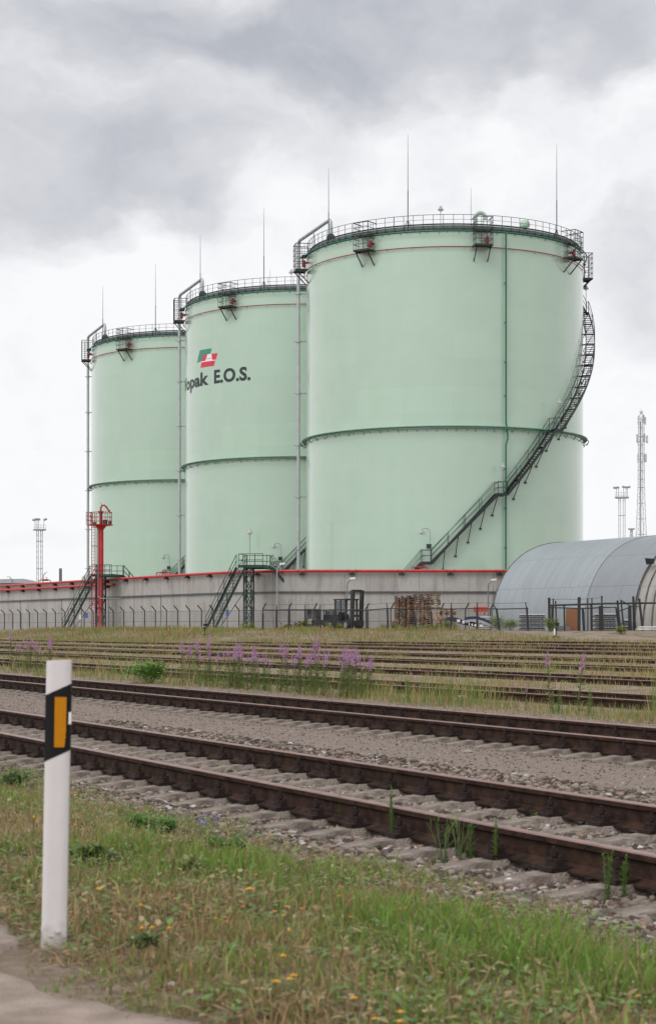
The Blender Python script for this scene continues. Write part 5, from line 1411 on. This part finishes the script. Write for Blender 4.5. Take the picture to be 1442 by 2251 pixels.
# white umbels / pale flower specks in the yard (one mass)
X, Y, d = in_view(5000, 28, 60, .8, .03, 16.1, 21)
keep = vnoise(X, Y, .5) > .52; X, Y = X[keep], Y[keep]; n = len(X)
o = leaves('white_weeds', X, Y, .12+.25*rng.random(n), .02+.025*rng.random(n), np.tile([[.42, .40, .33]], (n, 1))*(.5+.6*rng.random((n, 1))), up=1)
tag(o, 'small whitish weed flowers scattered along the third track', 'weed flowers', kind='stuff')
# ------------------------------------------------------------------ delineator post in the foreground
PZ0 = 6.58; pc = px(120.5, 1380, PZ0); pg = gz(pc.x, pc.y)
dp_ = empty('roadside_post', (pc.x-.003, PZ0, pg)); tag(dp_, 'white roadside marker post with slanted black band and orange reflector, left foreground', 'marker post')
Hp = z_of(1452, PZ0)-pg
def post_sec(k=0):
    """closed outline seen from above: shallow rounded front, flat back with lips"""
    w_ = .0445+k; pts = []
    for i in range(13): 
        u = i/12*2-1; pts.append((u*w_, -.009*(1-abs(u)**4)-k-.023))
    pts += [(w_, .030+k), (w_*.75, .036+k), (-w_*.75, .036+k), (-w_, .030+k)]
    return pts
def post_shell(k, zlo, zhi, nz=1, taper=0):
    b = MB(); sec = post_sec(k); n = len(sec); vs = []
    for i in range(nz+1):
        for (x, y) in sec:
            a, c = zlo(x), zhi(x); z = a+(c-a)*i/nz; s = 1+taper*max(0, 1-z/.12)
            vs.append((x*s, y*s, z))
    fs = [tuple(reversed(range(n))), tuple(nz*n+i for i in range(n))]
    for i in range(nz):
        for j in range(n): fs.append((i*n+j, i*n+(j+1) % n, (i+1)*n+(j+1) % n, (i+1)*n+j))
    b.add(vs, fs); return b
M['postw'] = mat('scuffed white plastic', (.62, .585, .585), .42, .05, 3, .15, 30, col2=(.68, .645, .645), stretch=(1, 1, .35))
_t = M['postw'].node_tree; _b = _t.nodes['Principled BSDF']; _src = _b.inputs['Base Color'].links[0].from_socket
_co = N(_t, 'ShaderNodeTexCoord'); _sx = N(_t, 'ShaderNodeSeparateXYZ'); link(_t, _co.outputs['Object'], _sx.inputs[0])
_no = N(_t, 'ShaderNodeTexNoise'); _no.inputs['Scale'].default_value = 26; _no.inputs['Detail'].default_value = 6; link(_t, _co.outputs['Object'], _no.inputs['Vector'])
_ma = N(_t, 'ShaderNodeMath', operation='MULTIPLY_ADD'); _ma.inputs[1].default_value = -4.5; link(_t, _sx.outputs[2], _ma.inputs[0]); link(_t, _no.outputs['Fac'], _ma.inputs[2])
_rr = N(_t, 'ShaderNodeValToRGB'); _rr.color_ramp.elements[0].position = .05; _rr.color_ramp.elements[0].color = (0, 0, 0, 1); _rr.color_ramp.elements[1].position = .55; _rr.color_ramp.elements[1].color = (.75, .75, .75, 1); link(_t, _ma.outputs[0], _rr.inputs[0])
_n2 = N(_t, 'ShaderNodeTexNoise'); _n2.inputs['Scale'].default_value = 34; _n2.inputs['Detail'].default_value = 3; link(_t, _co.outputs['Object'], _n2.inputs['Vector'])
_r2 = N(_t, 'ShaderNodeValToRGB'); _r2.color_ramp.elements[0].position = .68; _r2.color_ramp.elements[0].color = (0, 0, 0, 1); _r2.color_ramp.elements[1].position = .74; _r2.color_ramp.elements[1].color = (.35, .35, .35, 1); link(_t, _n2.outputs['Fac'], _r2.inputs[0])
_mx = N(_t, 'ShaderNodeMath', operation='MAXIMUM'); link(_t, _rr.outputs[0], _mx.inputs[0]); link(_t, _r2.outputs[0], _mx.inputs[1])
_mi = N(_t, 'ShaderNodeMix', data_type='RGBA'); link(_t, _mx.outputs[0], _mi.inputs[0]); link(_t, _src, _mi.inputs[6]); _mi.inputs[7].default_value = (.24, .20, .17, 1); link(_t, _mi.outputs[2], _b.inputs['Base Color'])
zz = lambda y: z_of(y, PZ0)-pg
post_shell(0, lambda x: -.12, lambda x: Hp+.05*x, 14, .05).build('post_body', M['postw'], dp_, True)
sl_ = (zz(1503)-zz(1528))/.089
post_shell(.0012, lambda x: zz(1661.5)+sl_*x, lambda x: zz(1515.5)+sl_*x).build('black_band', mat('black plastic band', (.012, .012, .013), .7, .1, spec=.15), dp_, True)
# orange reflector with a chipped lower right corner
rf = MB(); x0, x1 = (114-120.5)*PZ0/F, (139.5-120.5)*PZ0/F; za, zb = zz(1642), zz(1532)
out_ = [(x0, zb), (x1, zb), (x1, zz(1608)), (x1-.002, zz(1615)), (x1, zz(1620)), (x1-.003, zz(1623)), (x1-.002, zz(1629)), (x1-.004, zz(1633)), (x1-.003, zz(1638)), (x1-.008, za), (x0+.001, za)]
rf.prism([(x, -.0362, z) for x, z in reversed(out_)], (0, 0, 0), (0, -.003, 0)); rf.build('orange_reflector', mat('orange reflector', (.48, .18, .0), .5, .10, 160, spec=.2), dp_)
b = MB(); b.box((.0445, -.018, zz(1578)), (.009, .030, .044)); b.build('side_reflector', M['white'], dp_)
dp_.rotation_euler = (0, R_(1.05), R_(4))

# ------------------------------------------------------------------ plants
def leafy_plant(name, h, spread, nst, nleaf, lsz, seed, mat_cols, flower=None, parent=None, droop=.2, w_=.22):
    """stems with many narrow leaves; returns list of part objects"""
    r = random.Random(seed); st = MB(); V = []; Q = []; Cc = []; FV = []; FQ = []; FC = []
    for s in range(nst):
        a = r.uniform(0, 6.283); sp = r.uniform(.1, 1)*spread; bx, by = math.cos(a)*sp*.25, math.sin(a)*sp*.25
        tx, ty = math.cos(a)*sp+r.uniform(-.02, .02), math.sin(a)*sp; hh = h*r.uniform(.72, 1.0)
        pts = [Vector((bx, by, -.02)), Vector((bx+(tx-bx)*.25, by+(ty-by)*.25, hh*.4)), Vector((bx+(tx-bx)*.6, by+(ty-by)*.6, hh*.75)), Vector((tx, ty, hh))]
        st.tube(pts, [.0045*h+.002, .004*h+.0015, .003*h+.001, .001], 5)
        def at(t):
            t *= 3; i = min(2, int(t)); f = t-i; return pts[i]*(1-f)+pts[i+1]*f
        top = .62 if flower else 1.0
        for k in range(nleaf):
            t = (k+.5)/nleaf*top*.97+.02; p = at(t); aa = r.uniform(0, 6.283); el = r.uniform(.1, .9)-droop; L = lsz*r.uniform(.6, 1.1)*(1-.45*t)
            u = Vector((math.cos(aa)*math.cos(el), math.sin(aa)*math.cos(el), math.sin(el))); n_ = Vector((-math.sin(aa), math.cos(aa), 0)); o = len(V)
            V += [p, p+u*L*.4+n_*L*w_*.5, p+u*L-Vector((0, 0, L*.18)), p+u*L*.4-n_*L*w_*.5]; Q.append((o, o+1, o+2, o+3)); c = r.choice(mat_cols); g = r.uniform(.75, 1.2); Cc += [[x*g for x in c]]*4
        if flower:
            for k in range(flower[1]):
                t = .62+.36*(k/flower[1]); p = at(min(t, .995)); aa = r.uniform(0, 6.283); L = flower[2]*(1.15-(t-.6)*2.1)*r.uniform(.7, 1.1); el = r.uniform(-.3, .6)
                u = Vector((math.cos(aa)*math.cos(el), math.sin(aa)*math.cos(el), math.sin(el))); n_ = u.cross(Vector((0, 0, 1))).normalized(); v_ = u.cross(n_); c0 = p+u*L*.8
                for q in range(4):
                    b_ = q*math.pi/2+aa; e1 = n_*math.cos(b_)+v_*math.sin(b_); e2 = n_*math.cos(b_+.6)+v_*math.sin(b_+.6); o = len(FV)
                    FV += [c0-u*L*.3, c0+e1*L*.45, c0+(e1+e2)*L*.40, c0+e2*L*.45]; FQ.append((o, o+1, o+2, o+3)); g = r.uniform(.75, 1.2); FC += [[x*g for x in flower[0]]]*4
    so_ = st.build('stem', flower and M['redstem'] or M['stem'], parent)
    lo = np_mesh('leaves', np.array([tuple(v) for v in V]), np.array(Q), None, np.array(Cc), M['grass']); lo.parent = parent
    if flower: fo = np_mesh('flowers', np.array([tuple(v) for v in FV]), np.array(FQ), None, np.array(FC), M['grass']); fo.parent = parent
M['stem'] = mat('green stem', (.09, .13, .04), .6, .2); M['redstem'] = mat('reddish stem', (.16, .06, .05), .6, .2)
fw = []
for k in range(4):
    e_ = empty('fireweed'); leafy_plant('fireweed', 1.0, .10+.03*k, 2 if k % 2 else 1, 46, .14, 40+k, [(.10, .22, .05), (.13, .26, .06), (.20, .24, .08)], ((.56, .31, .53), 24, .046), e_, .1, .2); fw.append(e_)
used = [False]*4
def place(protos, used_, k, name, loc, rz, s, label, cat, group):
    if not used_[k]: o = protos[k]; used_[k] = True
    else: o = copy_tree(protos[k])
    o.location = loc; o.rotation_euler = (0, 0, rz); o.scale = s; tag(o, label, cat, group); return o
clusters = [('tall pink fireweed plant in the group at the left edge behind the post', [(26, 1384), (35, 1392), (42, 1395), (62, 1384), (66, 1395), (84, 1385), (90, 1400), (108, 1391), (112, 1402)]),
            ('pink fireweed plant in the left part of the middle group', [(402, 1402), (415, 1410), (428, 1406), (434, 1397), (452, 1404), (440, 1408), (462, 1393), (470, 1410), (482, 1412)]),
            ('pink fireweed plant in the dense middle group before the stairs', [(500, 1408), (506, 1390), (512, 1402), (518, 1396), (528, 1396), (539, 1406), (550, 1402), (566, 1408), (577, 1412), (523, 1408), (533, 1400), (545, 1412), (560, 1416), (572, 1410), (583, 1418)]),
            ('pink fireweed plant right of the middle group', [(618, 1404), (632, 1410), (651, 1406), (668, 1412), (688, 1404), (707, 1397), (625, 1414), (645, 1413), (657, 1416), (662, 1410), (684, 1397), (694, 1391), (702, 1402), (711, 1405)]),
            ('pink fireweed plant in the group below the forklifts', [(757, 1414), (764, 1416), (774, 1410), (783, 1414), (752, 1420), (761, 1408), (768, 1402), (777, 1405), (790, 1420), (800, 1410), (808, 1422)]),
            ('one of two lone tall fireweeds at the right', [(1210, 1394), (1268, 1396)]),
            ('short fireweed with a low flower at the right', [(1156, 1490)])]
for lab, pts in clusters:
    for (x, yt) in pts:
        d_ = 16.45+rnd.uniform(-.35, .45); Z = d_/(ST+CT*(x-721)/F); p = px(x, 1380, Z); g = gz(p.x, p.y); H = z_of(yt, Z)-g
        k = rnd.randrange(4) if x < 1000 else 0
        place(fw, used, k, 'fireweed', (p.x, p.y, g), rnd.uniform(0, 6.28), (H, H, H), lab, 'wildflower', lab.replace('plant ', 'plants '))
# tall leafy herbs without flowers, standing among and before the fireweeds
hb = []
for k in range(3):
    e_ = empty('leafy_herb'); leafy_plant('leafy_herb', 1.0, .22+.06*k, 4, 30, .20, 90+k, [(.16, .29, .06), (.20, .31, .07), (.26, .32, .09)], None, e_, .0, .22); hb.append(e_)
hu = [False]*3
for lab, xs in (('tall leafy green herb in the left group behind the marker post', (30, 52, 74, 96, 116)), ('tall leafy green herb below the middle fireweeds, left part', (440, 452, 466, 478, 492, 506, 519)),
                ('tall leafy green herb below the middle fireweeds, centre part', (531, 543, 556, 568, 581, 596, 612, 626)), ('tall leafy green herb below the middle fireweeds, right part', (641, 655, 668, 682, 695, 708, 722, 748, 760, 772, 786, 799)),
                ('leafy green herb beside the lone fireweeds at the right', (1216, 1226, 1290, 1299, 900, 985, 1015))):
    for x in xs:
        d_ = 16.3+rnd.uniform(-.3, .4); Z = d_/(ST+CT*(x-721)/F); p = px(x, 1380, Z); H = rnd.uniform(.38, .62)*(1 if x < 880 else .8)
        place(hb, hu, rnd.randrange(3), 'leafy_herb', (p.x, p.y, gz(p.x, p.y)), rnd.uniform(0, 6.28), (H, H, H), lab, 'herb', lab.replace('herb ', 'herbs '))
# leafy bush between the tracks and shrubs along the yard fence
def bush(name, x, Z, w_, h, n, label, cols, lsz=.06, group=None, seed=1):
    p = px(x, 1380, Z); g = gz(p.x, p.y); e_ = empty(name, (p.x, p.y, g)); tag(e_, label, 'bush', group)
    r = np.random.default_rng(seed); st = MB(); rr = random.Random(seed)
    V = []; lob = [(rr.uniform(-.5, .5)*w_*.75, rr.uniform(-.4, .4)*w_*.5, h*rr.uniform(.35, .8), rr.uniform(.22, .36)*min(w_, h*1.6)) for _ in range(9)]
    for (cx, cy, cz, cr) in lob: st.tube([(cx*.2, cy*.2, -.03), (cx*.6, cy*.6, cz*.5), (cx, cy, cz)], [.012, .008, .003], 5)
    st.build('stem', M['stem'], e_)
    i = r.integers(0, 9, n); L = np.array(lob)[i]; u = r.normal(size=(n, 3)); u /= np.linalg.norm(u, axis=1)[:, None]; c = L[:, :3]+u*L[:, 3:4]*(r.random((n, 1))**.45)*np.array([1.15, 1.15, .95]); c[:, 2] = np.maximum(c[:, 2], .02)
    a = r.random(n)*6.283; el = (r.random(n)-.35)*1.2; U = np.stack([np.cos(a)*np.cos(el), np.sin(a)*np.cos(el), np.sin(el)], -1); Pn = np.stack([-np.sin(a), np.cos(a), (r.random(n)-.5)*.8], -1); s = (lsz*(.6+.7*r.random(n)))[:, None]
    V = np.stack([c, c+U*s*.5+Pn*s*.25, c+U*s, c+U*s*.5-Pn*s*.25], 1).reshape(-1, 3); q = np.arange(n*4).reshape(n, 4)
    ci = r.integers(0, len(cols), n); cc = np.array(cols)[ci]*(.7+.6*r.random((n, 1)))
    o = np_mesh('leaves', V, q, None, np.repeat(cc, 4, 0), M['grass']); o.parent = e_
YG = [(.22, .28, .05), (.28, .30, .07), (.16, .22, .045)]
bush('leafy_bush', 327, 16.0/(ST+CT*(327-721)/F), .95, .50, 1500, 'bright green leafy bush between the second and third tracks', [(.13, .27, .045), (.17, .30, .06)], .09, None, 5)
bush('leafy_bush', 80, 46, 1.0, .30, 700, 'low yellowish plant beside the left fireweeds', YG, .05, None, 15)
g_ = 'yellow green shrubs along the yard fence'
for i, (x, Z, w_, h, lab) in enumerate([(1098, 124, 1.2, 1.0, 'yellow green shrub below the hangar corner'), (1123, 123, 1.5, .75, 'wide yellow green shrub left of the wrapped bundles'), (1210, 117, .9, .95, 'narrow shrub growing round the gate post'), (990, 127, 1.2, .6, 'low shrub beside the navy board'), (671, 128, .6, .75, 'small shrub on the fence left of the forklifts'), (636, 130, 1.4, .45, 'low shrub in front of the scrap heap'), (735, 127, 1.8, .45, 'low wide shrub under the tall forklift'), (853, 126, 1.3, .4, 'low shrub left of the pallet stacks'), (940, 126, 2.6, .4, 'wide low shrub at the foot of the pallet stacks'), (1365, 113, 1.0, .45, 'low shrub by the leaning posts'), (543, 140, 1.1, .55, 'pale shrub at the foot of the green stair tower')]):
    bush('fence_shrub', x, Z, w_, h, int(350+w_*h*700), lab, YG, .11, g_, 60+i)
# small weeds by the near rails
def weed(x, ytop, ybase, label, kind, seed, width=.05):
    h_ = EYE-0.0; Z = None
    for k in range(200):        # walk out until the ground is hit
        Zt = 5+k*.12; p = px(x, ybase, Zt)
        if p.z <= gz(p.x, p.y): Z = Zt; break
    if Z is None: return
    H = (ybase-ytop)*Z/F; p = px(x, ybase, Z); e_ = empty('track_weed', (p.x, p.y, gz(p.x, p.y))); tag(e_, label, 'weed', 'weeds growing between the near rails')
    cols = [(.12, .22, .04), (.15, .25, .05)]
    if kind == 'spike': leafy_plant('w', H, width, 3, 70, .055, seed, cols, None, e_, -.4, .15)
    elif kind == 'grass': leafy_plant('w', H, width, 7, 5, .22, seed, cols, None, e_, -.5, .035)
    else: leafy_plant('w', H, width, 4, 14, .09, seed, cols, None, e_, .2, .35)
weed(746, 1742, 1824, 'thin green weed spike before the near rail, left of the tall one', 'spike', 1, .012)
weed(861, 1718, 1852, 'tallest green weed spike with yellow tip against the near rail', 'spike', 2, .015)
weed(1034, 1812, 1906, 'green weed spike close left of its twin at the near rail', 'spike', 3, .012)
weed(1090, 1806, 1918, 'green weed spike at the near rail, right of its twin', 'spike', 4, .014)
weed(1184, 1792, 1812, 'tiny bright green tuft between the near rails', 'leaf', 5, .03)
weed(1335, 1856, 1990, 'branched green weed in the ballast at the right edge', 'spike', 6, .03)
weed(1372, 1874, 1985, 'second branched weed at the far right of the ballast', 'spike', 7, .05)
weed(1010, 1790, 1905, 'long arching grass stems leaning over the near rail', 'grass', 8, .14)
weed(975, 1800, 1905, 'loose tuft of tall grass stems before the near rail', 'grass', 9, .10)
weed(105, 1655, 1705, 'small green weed beside the near rail behind the post', 'leaf', 10, .06)
weed(840, 1540, 1565, 'small dry weed on the second track rail', 'leaf', 11, .05)
# soft green clumps, blue flowers, yellow flowers in the verge
def on_ground(x, y):
    for k in range(900):
        Zt = 4.6+k*.05; p = px(x, y, Zt)
        if p.z <= gz(p.x, p.y): return Vector((p.x, p.y, gz(p.x, p.y))), Zt
    return None, None
def clump(x, y, wpx, hpx, n, label, cols, seed, lsz):
    p, Z = on_ground(x, y); bush('verge_clump', x, Z, wpx*Z/F, hpx*Z/F, n, label, cols, lsz, 'green leafy clumps in the verge', seed)
clump(335, 1835, 110, 42, 2600, 'soft feathery green clump above the middle of the verge', [(.13, .27, .07), (.17, .32, .08)], 31, .022)
clump(500, 1880, 90, 34, 1600, 'dark green feathery clump below the blue flowers', [(.12, .25, .07), (.15, .28, .07)], 32, .022)
clump(195, 1900, 110, 34, 260, 'broad leaved green clump right beside the marker post', [(.13, .21, .07), (.19, .23, .08)], 33, .05)
clump(30, 1735, 90, 34, 500, 'light green clump left of the marker post', [(.13, .22, .06), (.10, .18, .05)], 34, .04)
clump(310, 2095, 60, 30, 200, 'small dark green clump near the sandy path', [(.12, .18, .07), (.17, .20, .08)], 35, .035)
clump(430, 1930, 60, 36, 120, 'olive green clump in the middle of the dry grass', [(.20, .26, .09), (.27, .27, .10)], 36, .05)
def flower_proto(name, col, rad, h, npet, dome):
    e_ = empty(name); b = MB(); b.tube([(0, 0, -.02), (.006, 0, h*.5), (0, 0, h)], [.0016, .0013, .0012], 5); b.build('stem', M['stem'], e_)
    b = MB(); b.lathe([(0, h-.002), (rad*.35, h), (rad*.35, h+rad*dome), (0, h+rad*dome*1.3)], 10); b.build('flower_centre', col, e_, True)
    b = MB()
    for lay, k_ in ((0, 1.0), (1, .7)):
        for q in range(npet):
            a = 2*math.pi*(q+.5*lay)/npet; u = Vector((math.cos(a), math.sin(a), .25+.4*lay)); n_ = Vector((-math.sin(a), math.cos(a), 0)); c = Vector((0, 0, h)); L = rad*k_
            b.add([c, c+u*L*.6+n_*L*.25, c+u*L, c+u*L*.6-n_*L*.25], [(0, 1, 2, 3)])
    b.build('petals', col, e_); return e_
ye = mat('yellow petals', (.75, .42, .015), .6, .15, 60); oe = mat('orange yellow petals', (.70, .30, .02), .6, .15, 60); bl_ = mat('violet blue petals', (.20, .17, .62), .6, .2, 60); wh_ = mat('whitish petals', (.55, .52, .45), .6, .1, 60)
fpro = [flower_proto('yellow_flower', ye, .018, .12, 9, .5), flower_proto('orange_flower', oe, .011, .10, 7, .5), flower_proto('blue_flower', bl_, .012, .12, 6, .8)]
fu = [False]*3
def flower(k, x, y, s, label, grp, name_cat='flower'):
    p, Z = on_ground(x, y+58)
    if p is None: return
    sz = (z_of(y, Z)-p.z)/(.12 if k != 1 else .10)
    if sz <= .2: sz = .6
    place(fpro, fu, k, '', p, rnd.uniform(0, 6), (s*1.35, s*1.35, sz), label, name_cat, grp)
YL = 'small yellow flower scattered in the lower verge grass'; OL = 'tiny orange flower scattered in the right part of the verge'
flower(0, 549, 1957, 1.0, 'largest yellow dandelion flower in the middle of the verge', None)
for x, y in ((215, 1957), (310, 1993), (334, 2042), (312, 2043), (622, 2104), (637, 2155), (645, 2147), (608, 2160), (778, 2196), (826, 2242), (881, 2227), (880, 2248), (372, 2043), (75, 1799)): flower(0, x, y, .5 if y < 2100 else .62, YL, 'small yellow flowers in the verge')
for x, y in ((474, 2022), (498, 2028), (535, 1995), (563, 1925), (602, 2005), (632, 1996), (624, 2015), (637, 2048), (663, 2000), (748, 1951), (746, 1972), (771, 2018), (893, 1999), (876, 2001), (1071, 1990), (1402, 2192), (371, 2046), (370, 1968), (165, 1816), (420, 2000)): flower(1, x, y, .75, OL, 'tiny orange flowers in the verge')
for x, y in ((438, 1806), (446, 1797), (452, 1812), (470, 1796), (474, 1804), (441, 1815)): flower(2, x, y, .85, 'violet blue wildflower in the small group at the edge of the ballast', 'blue wildflowers at the ballast edge')
# litter and pale rocks
def rock(x, y, wpx, label, m, flat=.5, name='rock', seed=0):
    p, Z = on_ground(x, y); w_ = wpx*Z/F; r = np.random.default_rng(seed+int(x)); v = IV*(1+(r.random((12, 1))-.5)*.5)*np.array([w_/2, w_/2*.7, w_/2*flat]); b = MB(); b.add([tuple(q) for q in v], [tuple(int(k) for k in f_) for f_ in IF]); o = b.build(name, m, None, loc=(p.x, p.y, p.z+w_*flat*.3)); o.rotation_euler = (0, 0, rnd.uniform(-.5, .5)); tag(o, label, name.replace('_', ' ')); return o
M['paper'] = mat('dirty white plastic', (.58, .56, .56), .5, .15, 30); M['rockm'] = mat('pale rock', (.33, .30, .28), .9, .2, 20, .4, 60)
rock(1120, 1948, 52, 'crumpled white wrapper lying beside the near sleepers', M['paper'], .4, 'plastic_litter')
rock(925, 1762, 34, 'crumpled white litter between the near rails', M['paper'], .35, 'plastic_litter')
rock(1028, 1655, 26, 'flat pale stone alone on the gravel strip', M['rockm'], .3)
rock(380, 2178, 26, 'white pebble at the edge of the sandy path', M['paper'], .6, 'pebble')
rock(326, 2175, 20, 'smaller grey pebble left of the white one by the path', M['rockm'], .6, 'pebble')
rock(1040, 1835, 30, 'short pale stone block resting against the near rail foot', M['rockm'], .35)
rock(1022, 1535, 40, 'white flat litter in front of the third track', M['paper'], .2, 'plastic_litter')
for i, (x, y, w_) in enumerate(((1150, 1990, 40), (1330, 2030, 34), (1080, 2000, 28), (330, 1838, 24), (520, 1790, 22))):
    rock(x, y, w_, ['pale rock in the ballast below the crumpled wrapper', 'pale rock at the right edge of the ballast', 'grey rock at the grass edge right of centre', 'white pebble beside the feathery clump', 'pale rock near the blue flowers'][i], M['rockm'], .5)
